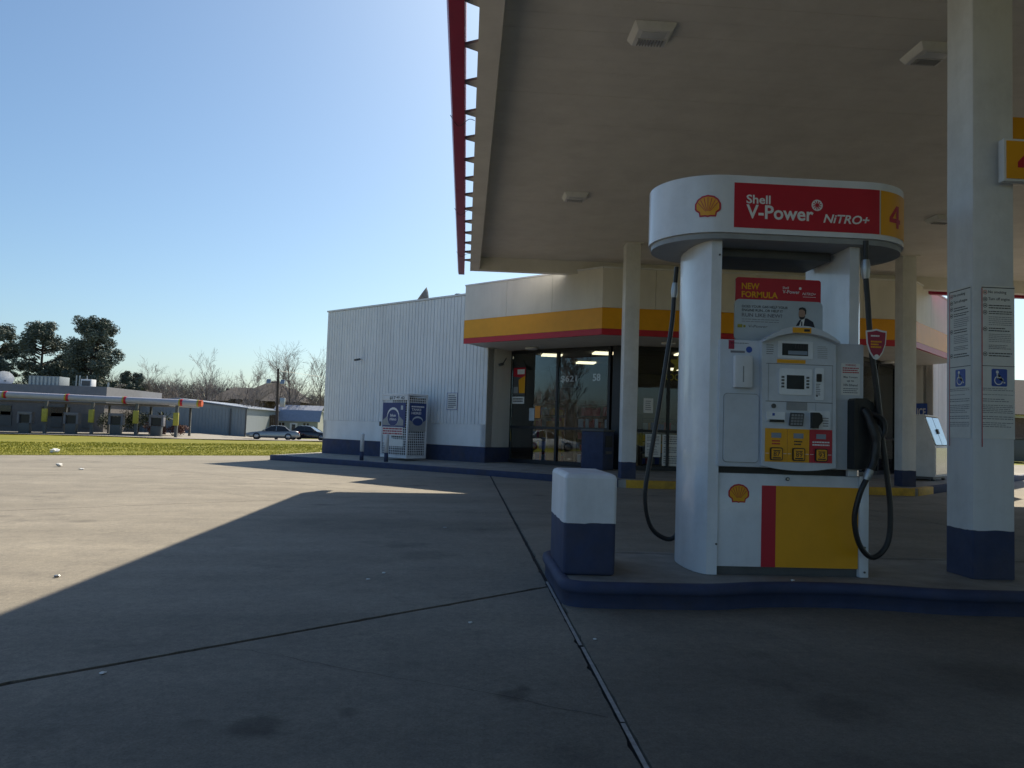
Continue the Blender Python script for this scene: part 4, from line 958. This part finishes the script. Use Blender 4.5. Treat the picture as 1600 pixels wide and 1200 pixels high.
# ------------------------------------------------------------------ litter
def scrap(name,x,y,s,m,label,seed,flat=.35,z=0):
    rr=random.Random(seed); bm=bmesh.new(); bmesh.ops.create_icosphere(bm,subdivisions=2,radius=s)
    for v in bm.verts: v.co*=rr.uniform(.6,1.15); v.co.z=v.co.z*flat
    mz=min(v.co.z for v in bm.verts)
    for v in bm.verts: v.co+=Vector((x,y,H(x,y)-mz+z+.001))
    return tag(from_bm(name,bm,m),label,'litter','litter on the forecourt')
scrap('crumpled_paper',-13.5,27.0,.17,'paper','crumpled white paper on the grass edge',1,.5)
scrap('crushed_cup',-9.58,19.4,.08,'paper','crushed white cup on the sunlit concrete',2,.5)
scrap('paper_scrap',-8.54,18.3,.06,'paper','flat paper scrap right of the crushed cup in the sun',3,.3)
scrap('crushed_can',-2.83,5.80,.02,'galv','small crushed can right on the edge of the canopy shadow',4,.5)
for k,(x,y,s,l) in enumerate(((-1.545,3.62,.016,'tiny pale scrap near the bottom left joint'),(.074,4.54,.014,'pale scrap left of the long joint in front of the island'),(-.176,8.76,.02,'small white scrap in the middle of the shaded concrete'),(-.653,5.79,.016,'left one of two tiny scraps on the shaded concrete'),(-.564,6.04,.018,'right one of two tiny scraps on the shaded concrete'),(.73,4.197,.012,'tiny scrap right beside the long joint'))):
    scrap('paper_scrap',x,y,s,'paper',l,10+k,.3)
scrap('cigarette_butt',2.20,5.14,.014,'paper','tiny white butt on the island kerb below the yellow panel',30,.5,.155)

# ------------------------------------------------------------------ lawn grass
def grass():
    rr=random.Random(5); v=[];f=[]
    for k in range(45000):
        u=rr.random()**1.8; x=rr.uniform(-26,-4); ye=13.2+(x+45)*.3844; y=ye-.12*rr.random()+.02+u*18
        if x>-.69*y*1.05 and y<62 and not (x>-5.2 and y<31):
            z=H(x,y)-.03; h=rr.uniform(.02,.06)*(1+.3*u); a=rr.uniform(0,math.pi); wv=.008+.018*u; dx,dy=math.cos(a)*wv,math.sin(a)*wv; l=rr.uniform(-.04,.04)
            i=len(v); v+=[(x-dx,y-dy,z),(x+dx,y+dy,z),(x+l,y+l*.5,z+h)]; f.append((i,i+1,i+2))
    stuff(mesh('lawn_grass',v,f,'blade'),'yellow-green lawn grass between the forecourt and the car park','grass')
grass()

# ------------------------------------------------------------------ cars
def car(name,x,y,rz,paint,label,L=4.75,hgt=1.42):
    t=root(name,(x,y,H(x,y)+.036),label,'car',world=False); t.rotation_euler=(0,0,rz); s=L/4.75; hz=hgt/1.42
    # stations along length (front at -x): x, sill z, belt z, half width
    st=[(-2.36,.42,.52,.62),(-2.30,.28,.62,.76),(-2.0,.22,.70,.86),(-1.5,.20,.77,.89),(-.95,.19,.86,.90),(0,.19,.89,.91),(.9,.19,.91,.905),(1.55,.20,.94,.89),(2.0,.24,.93,.86),(2.28,.32,.86,.80),(2.36,.42,.66,.72)]
    v=[];f=[];n=0
    ring=[(-1,0),(-1.0,.35),(-.985,.75),(-.90,1),(.90,1),(.985,.75),(1,.35),(1,0)]
    for X,z0,z1,hw in st:
        for a,b in ring: v.append((X*s,a*hw,(z0+(z1-z0)*b)*hz))
    m=len(ring)
    for i in range(len(st)-1):
        for k in range(m): f.append((i*m+k,i*m+(k+1)%m,(i+1)*m+(k+1)%m,(i+1)*m+k))
    f.append(list(range(m))); f.append(list(range((len(st)-1)*m,len(st)*m))[::-1])
    body=mesh('body',v,f,paint,t,True)
    # greenhouse
    gb=[(-.95,.82),(-.30,.84),(.55,.86),(1.55,.82)]; gt=[(-.18,1.36),(.25,1.41),(.75,1.40),(1.0,1.36)]
    gv=[];gf=[]
    for (X,w_),(X2,z2) in zip(gb,gt):
        for a in (-1,1): gv.append((X*s,a*w_,.885*hz)); gv.append((X2*s,a*.62,z2*hz))
    for i in range(3):
        o=i*4; gf+=[(o,o+4,o+5,o+1),(o+2,o+3,o+7,o+6)]
    gf+=[(0,1,3,2),(12,14,15,13)]
    mesh('windows',gv,gf,'carglass',t)
    rv_=[]
    for X2,z2 in gt:
        for a in (-1,1): rv_.append((X2*s,a*.635,(z2+.004)*hz))
        for a in (-.8,.8): rv_.append((X2*s,a*.6,(z2+.03)*hz))
    rf=[]
    for i in range(3):
        o=i*4; rf+=[(o,o+4,o+6,o+2),(o+2,o+6,o+7,o+3),(o+3,o+7,o+5,o+1)]
    mesh('roof',rv_,rf,paint,t,True)
    for a in (-1,1):
        for (X,w_),(X2,z2) in ((gb[0],gt[0]),((.28,.855),(.32,1.40)),(gb[3],gt[3])):
            tube('pillar',[(X*s,a*w_,.88*hz),(X2*s,a*.625,z2*hz)],.03,paint,t,6)
        for X in (-1.42,1.38):
            wv=lathe('wheel',[(.30,0),(.33,.03),(.33,.17),(.30,.20)],'black',t,18)
            wv.matrix_local=Matrix.Translation((X*s,a*.92 if a<0 else .72+.2*0+.0,.33)) @ Matrix.Rotation(R(-90),4,'X') if a<0 else Matrix.Translation((X*s,.73,.33)) @ Matrix.Rotation(R(-90),4,'X')
            rm=lathe('rim',[(.05,0),(.20,.005),(.21,.02)],'rim',wv,14); rm.matrix_local=Matrix.Translation((0,0,.203)) if a>0 else Matrix.Translation((0,0,-.02))
        box('tail_light',(2.25*s,a*.68-.12,.70*hz),(2.37*s,a*.68+.12,.84*hz),'taillight',t,.02); box('headlight',(-2.36*s,a*.62-.14,.52*hz),(-2.2*s,a*.62+.14,.64*hz),'lcdlight',t,.02)
        box('door_mirror',(-.78*s,a*.98-.06,.90*hz),(-.66*s,a*.98+.06,1.0*hz),paint,t,.015)
    box('number_plate',(2.36*s,-.18,.55*hz),(2.38*s,.18,.66*hz),'paper',t)
    box('bumper',(2.20*s,-.80,.34*hz),(2.43*s,.80,.52*hz),paint,t,.04)
    return t
car('parked_car',-18.3,77,R(10),'carsilver','silver saloon car parked beyond the lawn',4.9,1.36)
car('parked_car',-15.3,79.5,R(172),'cardark','black saloon car parked behind the silver one',4.8,1.42)
car('parked_car',-36.0,17.6,R(78),'carwhite','white car parked off to the left, seen in the shop window reflection',4.8,1.5)

# ------------------------------------------------------------------ bank drive-through
bk=root('bank_canopy',(-30,63,-.4),'long white tube canopy of the drive-through on dark posts with yellow guards','canopy')
def tl(x): return 2.47-.012*(x+35.9)          # tube centre height falls gently to the right
by=63
xs_=[-46,-40.5,-35.6,-30.95,-26.6,-22.3,-20.9]
for a,b in zip(xs_[:-1],xs_[1:]):
    tube('tube',[(a+.28,by,tl(a)),(b-.02,by,tl(b))],.25,'tubewhite',bk,16)
for x in xs_[1:-1]:
    tube('yellow_ring',[(x-.01,by,tl(x)),(x+.10,by,tl(x))],.27,'yelpost',bk,16); tube('red_ring',[(x+.105,by,tl(x)),(x+.275,by,tl(x))],.28,'red',bk,16)
tube('end_ring',[(-20.92,by,tl(-20.9)),(-20.80,by,tl(-20.9))],.27,'yelpost',bk,16); tube('end_cap',[(-20.79,by,tl(-20.9)),(-20.55,by,tl(-20.9))],.255,'orangecap',bk,16)
box('roof_deck',(-46,63.4,2.02),(-23.2,70.5,2.09),'dgrey',bk)
for x in (-36,-32.35,-28.85,-25.5,-22.45):
    box('post',(x-.1,by-.1,H(x,by)-.1),(x+.1,by+.1,2.1),'dgrey',bk); box('guard',(x-.17,by-.3,.0+H(x,by)+.95),(x+.22,by-.11,H(x,by)+1.95),'yelpost',bk,.02)
    if x<-24: box('rear_post',(x+1.6,70.0,H(x,by)-.1),(x+1.75,70.2,2.0),'dgrey',bk)
for k,x in enumerate((-37.9,-34.2,-30.7,-27.3,-24.2)):
    t=root('teller_kiosk',(x,by+.6,H(x,by)),['leftmost teller kiosk under the tube canopy','teller kiosk left of the second canopy post','teller kiosk left of the third canopy post','teller kiosk beside the low hedge','rightmost teller kiosk by the small palm'][k],'kiosk','drive-through teller kiosks',world=False)
    t.scale=(.8,.8,.85)
    box('pedestal',(-.45,-.25,0),(.55,.25,.95),'dgrey',t,.02); box('hood',(-.62,-.3,1.75),(.75,.3,2.0),'kiosk',t,.02)
    for s in (-1,1): box('side_panel',(.06+s*.6-.1,-.28,.95),(.06+s*.6+.1,.28,1.75),'kiosk',t,.02)
    box('screen_face',(-.44,-.1,1.0),(.56,.2,1.72),'black',t)
bb_=root('bank_building',(-40,78,-.5),'flat grey bank building with dark parapet behind the tube canopy','building')
box('wall',(-60,75,-1.2),(-33.3,88,2.2),'bankwall',bb_); box('parapet',(-60.1,74.8,2.21),(-33.1,88.1,3.75),'bankpara',bb_)
for a,b in ((-44.2,-41.6),(-38.9,-36.4)):
    q=box('window',(a,74.93,.85),(b,75.02,1.75),'carglass',bb_); 
    for z in (.82,1.75): box('window_frame',(a-.05,74.90,z),(b+.05,75.0,z+.06),'dgrey',q)
for a in (-42.5,-38,-35.2): box('drive_up_window',(a,74.93,-.1),(a+1.0,75.02,1.2),'dgrey',bb_)
ru=root('rooftop_unit',(-38.9,79,3.75),'long grey rooftop plant screen on the bank','roof unit'); box('screen',(-42.4,79,3.7),(-39.5,81,4.75),'steelwall',ru,.02)
for k in range(8): box('slat',(-42.35+.37*k,78.96,3.75),(-42.15+.37*k,79.0,4.7),'galv',ru)
ru=root('rooftop_unit',(-36.4,78,3.75),'small white rooftop air unit with pipes on the bank','roof unit'); box('unit_case',(-37.0,78,3.7),(-36.0,79,4.55),'white',ru,.02); box('fan_guard',(-36.9,77.97,3.9),(-36.1,78,4.4),'dgrey',ru); 
for x in (-37.6,-37.3,-36.6): tube('pipe',[(x,78.4,3.7),(x,78.4,4.9)],.06,'galv',ru,8)
tube('pipe',[(-34.4,78,3.7),(-34.4,78,4.3)],.09,'galv',ru,8)
ds=root('satellite_dish',(-44.3,78.5,3.75),'big white satellite dish on the bank roof at the left edge','dish')
bm=bmesh.new(); N=20; cen=Vector((-44.3,78.3,4.35)); axis=Vector((.45,-.75,.5)).normalized(); uu=axis.cross(Vector((0,0,1))).normalized(); vv2=axis.cross(uu); rings=[]
for i in range(5):
    r_=.85*i/4; dep=.28*(1-(i/4)**2); rings.append([bm.verts.new(cen-axis*dep+(uu*math.cos(2*math.pi*k/N)+vv2*math.sin(2*math.pi*k/N))*max(r_,.01)) for k in range(N)])
for i in range(4):
    for k in range(N): bm.faces.new((rings[i][k],rings[i][(k+1)%N],rings[i+1][(k+1)%N],rings[i+1][k]))
bmesh.ops.solidify(bm,geom=bm.faces[:],thickness=.03); from_bm('dish',bm,'white',ds,True); tube('mast',[(-44.3,78.7,3.5),(-44.3,78.5,4.2)],.08,'galv',ds,8)
# warehouse
wh=root('steel_warehouse',(-28,85,-.5),'long blue-grey metal warehouse with low gable roof','building')
def gable(par,name,x0,x1,y0,y1,z0,ze,zr,m): 
    xm=(x0+x1)/2
    v=[(x0,y0,z0),(x1,y0,z0),(x1,y0,ze),(xm,y0,zr),(x0,y0,ze),(x0,y1,z0),(x1,y1,z0),(x1,y1,ze),(xm,y1,zr),(x0,y1,ze)]
    return mesh(name,v,[(0,1,2,3,4),(9,8,7,6,5),(1,6,7,2),(0,4,9,5)],m,par)
gable(wh,'wall',-36.5,-22.6,83,104,-1.4,2.30,3.0,'steelwall')
bm=bmesh.new()
for a,b in (((-36.8,2.30),(-29.55,3.07)),((-29.55,3.07),(-22.3,2.30))):
    v=[bm.verts.new((X,Y,Z+d)) for d in (0,.10) for X,Z,Y in ((a[0],a[1],82.7),(b[0],b[1],82.7),(b[0],b[1],104.2),(a[0],a[1],104.2))]
    for q in ((3,2,1,0),(4,5,6,7),(0,1,5,4),(1,2,6,5),(2,3,7,6),(3,0,4,7)): bm.faces.new([v[i] for i in q])
from_bm('roof',bm,'steelroof',wh)
bm=bmesh.new(); x=-36.3
while x<-22.8: abox(bm,(x,82.95,-1.2),(x+.07,82.999,2.25)); x+=.33
stuff(from_bm('siding_ribs',bm,'steelwall',wh))
for x in (-34.4,-24.2,-22.62): box('downpipe',(x,82.85,-1.2),(x+.14,82.94,2.25),'dgrey',wh)
# barn shed
sh=root('barn_shed',(-18,98,-.8),'small blue-grey barn shed with gambrel roof behind the cars','shed')
def shed():
    # ridge along x; gable end on the right
    x0,x1=-22.9,-17.6; y0,y1=96,100.5; zb=-1.2
    prof=[(y0,1.25),(y0+.9,2.45),((y0+y1)/2,3.05),(y1-.9,2.45),(y1,1.25)]
    v=[];
    for X in (x0,x1):
        v+=[(X,y0,zb),(X,y1,zb)]+[(X,y,z) for y,z in prof]
    mesh('wall',v,[(0,2,9,7)[::-1],(0,1,6,5,4,3,2),(7,9,10,11,12,13,8),(1,8,13,6)],'shedwall',sh)
    bm=bmesh.new()
    for (ya,za),(yb,zb_) in zip(prof[:-1],prof[1:]):
        q=[bm.verts.new((X,Y,Z+d)) for d in (.02,.10) for X,Y,Z in ((x0-.2,ya-(.15 if ya==y0 else 0),za-(.15 if ya==y0 else 0)),(x1+.25,ya-(.15 if ya==y0 else 0),za-(.15 if ya==y0 else 0)),(x1+.25,yb,zb_),(x0-.2,yb,zb_))]
        for f in ((3,2,1,0),(4,5,6,7),(0,1,5,4),(1,2,6,5),(2,3,7,6),(3,0,4,7)): bm.faces.new([q[i] for i in f])
    from_bm('roof',bm,'shedroof',sh)
    for a in (-22.2,-19.3):
        q=box('window',(a,95.94,.15),(a+.65,95.99,.95),'carglass',sh); box('window_frame',(a-.06,95.92,.07),(a+.71,95.97,.15),'white',q); box('window_frame',(a+.3,95.92,.15),(a+.35,95.97,.95),'white',q)
    d=box('door',(-20.9,95.93,-1.0),(-20.0,95.99,.95),'white',sh); box('door_glass',(-20.65,95.90,.1),(-20.25,95.93,.8),'carglass',d)
    lathe('gable_lamp',[(.02,0),(.2,.05),(.05,.2)],'white',sh,10,(-17.5,98.3,2.3))
shed()
# timber fence
fn=root('timber_fence',(-24,93,-.8),'dark timber fence between the warehouse and the shed','fence')
x=-22.6+0
x=-27.5
while x<-22.0:
    hgt=rnd.uniform(2.0,2.12); box('board',(x,93+rnd.uniform(-.01,.01),-1.2),(x+.20,93.03,hgt-.25),'fence',fn); x+=.215
for z in (-.3,.8,1.5): box('rail',(-27.5,93.04,z),(-22,93.1,z+.1),'fence',fn)
# houses behind the bare trees
hs=root('brown_house',(-32,122,-.8),'large house with dark hipped shingle roofs behind the bare trees','house')
def hip(par,x0,x1,y0,y1,ze,zr,rx0,rx1,m='shingle'):
    ym=(y0+y1)/2; v=[(x0,y0,ze),(x1,y0,ze),(x1,y1,ze),(x0,y1,ze),(rx0,ym,zr),(rx1,ym,zr)]
    mesh('roof',v,[(0,1,5,4),(1,2,5),(2,3,4,5),(3,0,4),(3,2,1,0)],m,par)
box('wall',(-37.4,121,-1.5),(-25,131,3.9),'brickwall',hs)
hip(hs,-39,-30,120,132,3.9,6.2,-36.3,-33.5); hip(hs,-35.3,-24.3,119,133,4.2,7.4,-30.6,-29.8); hip(hs,-30,-24,117,129,4.0,6.2,-28.3,-26.3)
for a in (-36,-33,-28): 
    q=box('window',(a,120.9,1.0),(a+1.2,121,2.6),'carglass',hs)
box('chimney',(-37.6,126,4.2),(-37.0,126.8,6.0),'brickwall',hs)
hr=root('brick_house',(46,62,0),'brown-roofed brick building far right behind the near column','house')
box('wall',(41,62,-.3),(60,72,3.6),'brickwall',hr); hip(hr,40.2,61,61,73,3.6,6.9,46,55)
for a in (42.5,46,50): 
    q=box('window',(a,61.95,.9),(a+1.4,62.02,2.4),'carglass',hr); box('window_frame',(a-.05,61.9,.82),(a+1.45,61.97,.9),'white',q)
box('trim',(40.9,61.9,3.35),(60.1,61.99,3.6),'white',hr)
dk=root('skip_container',(38,50,0),'low dark skip by the brick building at the right edge','skip')
prism('container',[(35.2,49),(37.2,49),(37.2,51),(35.2,51)],.05,1.5,'dgrey',dk,.03); box('lid',(35.1,48.9,1.502),(37.3,51.1,1.56),'black',dk,.01)
# light pole
lpx=root('light_pole',(-19.2,82,-.7),'dark timber pole with twin floodlights beside the shed','pole')
tube('pole',[(-19.15,82,-1.2),(-19.3,82,6.5)],[.17,.12],'bark',lpx,10)
tube('crossarm',[(-20.1,82,5.05),(-18.6,82,5.15)],.05,'dgrey',lpx,6)
for x in (-20.15,-18.75): 
    bm=bmesh.new(); abox(bm,(x-.22,81.7,4.85),(x+.22,82.0,5.35)); bmesh.ops.rotate(bm,verts=bm.verts,cent=(x,81.85,5.1),matrix=Matrix.Rotation(R(-25),3,'X')); bev(bm,.04); from_bm('floodlight',bm,'galv',lpx,True)
box('meter_box',(-18.95,81.8,2.6),(-18.45,82.1,3.5),'galv',lpx,.03)
tube('wire',[(-19.3,82,6.3),(-16,100,6.6)],.015,'black',lpx,4)

# ------------------------------------------------------------------ trees
def branches(rr,base,h,r0,levels,spread,kids,up,segs=4,lean=0):
    """returns list of (points, radii, level)"""
    out=[]
    def grow(p,d,l,r,lev):
        pts=[p]; rad=[r]; q=p.copy(); dd=d.copy()
        for i in range(segs):
            dd=(dd+Vector((rr.uniform(-1,1),rr.uniform(-1,1),rr.uniform(-.5,1)*up))*(.10 if lev==0 else .16)).normalized(); q=q+dd*(l/segs); pts.append(q.copy()); rad.append(max(r*(1-(i+1)/segs*(.80 if lev<levels else .85)),.006))
        out.append((pts,rad,lev))
        if lev<levels:
            n=kids[lev]
            for k in range(n):
                t=rr.uniform(.28 if lev==0 else .2,1.0); i=min(int(t*segs),segs-1); u=t*segs-i; o=pts[i].lerp(pts[i+1],u)
                ax=dd.cross(Vector((rr.uniform(-1,1),rr.uniform(-1,1),rr.uniform(-1,1)))).normalized(); ang=R(rr.uniform(.55,1.15)*spread)
                nd=Matrix.Rotation(ang,3,ax)@dd; nd=(nd+Vector((0,0,up*.35))).normalized()
                grow(o,nd,l*rr.uniform(.34,.60)*(1.15-.55*t if lev==0 else 1),rad[i]*.5,lev+1)
    grow(Vector(base),Vector((lean,0,1)).normalized(),h,r0,0)
    return out
def tree_mesh(name,brs,m,parent,minr=.0):
    v=[];f=[]
    for pts,rad,lev in brs:
        n=6 if lev==0 else (4 if lev==1 else 3); up=None; base=len(v)
        for i,p in enumerate(pts):
            t=(pts[min(i+1,len(pts)-1)]-pts[max(i-1,0)]).normalized()
            a=t.cross(Vector((.3,.9,.2))).normalized(); b=t.cross(a); r_=max(rad[i],minr)
            for k in range(n): c=2*math.pi*k/n; v.append(p+(a*math.cos(c)+b*math.sin(c))*r_)
        for i in range(len(pts)-1):
            for k in range(n): f.append((base+i*n+k,base+i*n+(k+1)%n,base+(i+1)*n+(k+1)%n,base+(i+1)*n+k))
    return mesh(name,v,f,m,parent)
def bare_tree(x,y,h,seed,label,spread=48,kids=(16,7,5),up=.8,r0=None,minr=.009,group='bare winter trees'):
    rr=random.Random(seed); zb=H(x,y)-.1
    t=root('bare_tree',(x,y,zb),label,'tree',group)
    br=branches(rr,(x,y,zb),h*.93,r0 or h*.016,3,spread,kids,up)
    tree_mesh('trunk',[b for b in br if b[2]==0],'bark',t); tree_mesh('crown',[b for b in br if b[2]>0],'twig',t,minr)
bare_tree(-40.5,104,7.4,11,'bare spreading tree just right of the pines',50)
bare_tree(-36.3,101,6.6,12,'bare bushy tree above the tube canopy end',55)
bare_tree(-32.1,100,8.0,13,'bare upright tree left of the brown house roof',42)
bare_tree(-29.2,112,7.6,14,'round-headed bare tree in front of the brown house roof',55,(12,7,5))
bare_tree(-24.6,105,7.9,15,'slim bare tree in front of the roof peak',40)
bare_tree(-22.2,102,10.2,16,'tallest bare conical tree beside the light pole',52,(30,5,4),.45)
bare_tree(-18.9,104,9.2,17,'bare slender tree half hidden by the store corner',40,(20,5,4),.6)
bare_tree(-23.6,90,4.6,18,'small pale bare tree by the timber fence',50,(14,7,4))
bare_tree(-21.0,99,6.0,19,'bare bush tree behind the barn shed',55)
bare_tree(-26.9,96,6.6,20,'bare thicket tree behind the warehouse end',55)
# bare trees and shrubs off to the left: they show in the shop windows
for k,(x,y,h) in enumerate(((-66,2,9),(-69,12,10),(-67,24,8),(-70,-8,10))):
    bare_tree(x,y,h,40+k,['bare tree left of the forecourt, nearest the road','tall bare tree left of the forecourt','smaller bare tree left of the forecourt by the lawn','tall bare tree left of the forecourt, farthest back'][k],50,(14,6,4),.8,None,.03,'bare trees off to the left')
# far-off bare wood as one mass
def woods():
    rr=random.Random(77); v=[];f=[]
    for k in range(40000):
        x=rr.uniform(-66,-14); y=rr.uniform(118,140); d=math.sin(x*.45)*.8+math.sin(x*1.3+1)*.6
        top=6.4+d*.7+ (.8 if x<-38 else -1.0); z0=rr.uniform(-1,top-1.2); l=rr.uniform(.8,2.2)*(1.1-.4*z0/top); a=rr.gauss(0,.5); b=rr.gauss(0,.5); wv=rr.uniform(.015,.04)
        p=Vector((x,y,z0)); q=p+Vector((a,b,1)).normalized()*l; i=len(v)
        v+=[p+Vector((-wv,0,0)),p+Vector((wv,0,0)),q]; f.append((i,i+1,i+2))
        if k%3==0:
            for s in range(2):
                m_=p.lerp(q,rr.uniform(.3,.9)); e=m_+Vector((rr.uniform(-.8,.8),rr.uniform(-.5,.5),rr.uniform(.2,.9))); i=len(v); v+=[m_+Vector((0,0,-wv*.7)),m_+Vector((0,0,wv*.7)),e]; f.append((i,i+1,i+2))
    stuff(mesh('bare_wood',v,f,'twig'),'far mass of bare brown woodland behind the warehouse','woods')
woods()
def woods2():
    rr=random.Random(78); v=[];f=[]
    for k in range(14000):
        y=rr.uniform(-25,34); x=rr.uniform(-64,-54); top=5.0+math.sin(y*.5)*.9+math.sin(y*1.4)*.5; z0=rr.uniform(-1.2,top-1.2); l=rr.uniform(.8,2.2); wv=rr.uniform(.02,.05)
        p=Vector((x,y,z0)); q=p+Vector((rr.gauss(0,.5),rr.gauss(0,.5),1)).normalized()*l; i=len(v); v+=[p+Vector((0,-wv,0)),p+Vector((0,wv,0)),q]; f.append((i,i+1,i+2))
    stuff(mesh('bare_wood',v,f,'twig'),'strip of bare brown woodland beyond the road on the left','woods')
woods2()
def leafcloud(rr,blobs,n,size,v,f,flat=1):
    tot=sum(b[1]**2 for b in blobs)
    for c,r_,fl in blobs:
        for k in range(int(n*r_*r_/tot)):
            d=Vector((rr.gauss(0,1),rr.gauss(0,1),rr.gauss(0,1))).normalized()*r_*(rr.random()**.45); d.z*=fl; p=Vector(c)+d
            a=Vector((rr.gauss(0,1),rr.gauss(0,1),rr.gauss(0,.6))).normalized(); b=a.cross(Vector((rr.gauss(0,1),rr.gauss(0,1),rr.gauss(0,1)))).normalized(); s=size*rr.uniform(.5,1.2)
            i=len(v); v+=[p-a*s,p+b*s*.3,p+a*s,p-b*s*.3]; f.append((i,i+1,i+2,i+3))
def pine(x,y,h,seed,label,crown=.35,wd=3.2,n=7000,conic=False):
    rr=random.Random(seed); zb=H(x,y)-.2
    t=root('pine_tree',(x,y,zb),label,'tree','dark pines behind the bank')
    tp=[(x,y,zb),(x+rr.uniform(-.2,.2),y,zb+h*.4),(x+rr.uniform(-.3,.3),y,zb+h*.95)]; P=spline(tp,5)
    bm=bmesh.new(); atube(bm,P,[h*.022*(1-.8*i/len(P)) for i in range(len(P))],8); from_bm('trunk',bm,'bark',t,True)
    blobs=[]; bm=bmesh.new(); nb=70 if not conic else 120
    for k in range(nb):
        u=rr.random()**.85; z=zb+h*(crown+(1-crown)*u*.97)
        if conic: reach=wd*(1.0-.72*u)*rr.uniform(.45,1.1)
        else: reach=wd*math.sin(math.pi*min(1,max(.10,.22+.66*u)))*rr.uniform(.45,1.1)
        a=rr.uniform(0,2*math.pi); st=Vector((x,y,z-.5*reach*.6)); en=Vector((x+math.cos(a)*reach,y+math.sin(a)*reach,z))
        atube(bm,[st,st.lerp(en,.5)+Vector((0,0,.1)),en],[.09,.06,.02],4)
        blobs.append((en,rr.uniform(.4,.95)*(h/13),.85)); 
        if reach>1.2: blobs.append((st.lerp(en,.6)+Vector((0,0,.25)),rr.uniform(.35,.7)*(h/13),.5))
    from_bm('limbs',bm,'bark',t)
    v=[];f=[]; leafcloud(rr,blobs,int(n*2.6),.20,v,f); mesh('crown',v,f,'pine',t)
pine(-57.6,100,13.0,1,'pine at the left edge behind the bank',.35,3.6,8000)
pine(-53.0,101,13.4,2,'round-topped pine with bare lower trunk, second from the left',.45,3.0,7000)
pine(-50.3,103,9.8,5,'lower pine between the round-topped one and the tall one',.15,2.6,6500)
pine(-46.2,100,14.2,3,'tallest broad dark pine right of the others',.12,5.4,16000,True)
pine(-42.6,103,7.8,6,'small green pine at the right foot of the tallest one',.1,2.2,4500)
pine(-54.8,106,8.8,9,'low bushy pine behind the second and third ones',.08,3.4,6000)
pine(-48.6,107,9.6,10,'bushy pine filling the gap left of the tallest one',.08,3.2,6000)
pine(-60.5,104,8,8,'low pine in the left corner behind the bank',.1,3.2,5000)
def shrub(name,x,y,h,wd,seed,m,label,n=1200):
    rr=random.Random(seed); zb=H(x,y); t=root(name,(x,y,zb),label,'shrub','shrubs by the bank'); v=[];f=[]
    bl=[(Vector((x+rr.uniform(-wd,wd)*.6,y+rr.uniform(-.3,.3),zb+h*rr.uniform(.35,.7))),h*rr.uniform(.3,.45),.8) for k in range(6)]
    leafcloud(rr,bl,n,.11,v,f); mesh('foliage',v,f,m,t)
    bm=bmesh.new()
    for k in range(5): atube(bm,[(x+rr.uniform(-.1,.1),y,zb-.05),(x+rr.uniform(-wd,wd)*.5,y,zb+h*.6)],[.03,.01],4)
    from_bm('stem',bm,'bark',t)
shrub('clipped_hedge',-31.2,72,1.9,1.8,3,'shrub','dark hedge left of the third canopy post',2200)
shrub('clipped_hedge',-28.2,70,2.2,1.5,4,'shrub','tall dark shrub right of the third canopy post',2200)
shrub('red_shrub',-24.4,68,1.1,1.6,5,'shrubred','low reddish shrub below the small palm'); shrub('red_shrub',-26.4,69,1.4,.8,6,'shrubred','small reddish bush left of the palm',700)
pm=root('small_palm',(-26.0,70,-.4),'small spiky palm in front of the warehouse','palm'); rr=random.Random(9); v=[];f=[]
for k in range(34):
    a=rr.uniform(0,2*math.pi); e=rr.uniform(.1,1.3); l=rr.uniform(.9,1.5); p=Vector((-26,70,.9)); prev=p
    d=Vector((math.cos(a)*math.cos(e),math.sin(a)*math.cos(e),math.sin(e))); sd=Vector((-math.sin(a),math.cos(a),0))*.09
    q=p+d*l*.6; r_=p+d*l+Vector((0,0,-.25)); i=len(v); v+=[p-sd*.4,p+sd*.4,q+sd,q-sd,r_]; f+=[(i,i+1,i+2,i+3),(i+3,i+2,i+4)]
mesh('fronds',v,f,'shrub',pm); tube('trunk',[(-26,70,-.5),(-26,70,1.0)],[.22,.18],'bark',pm,8)
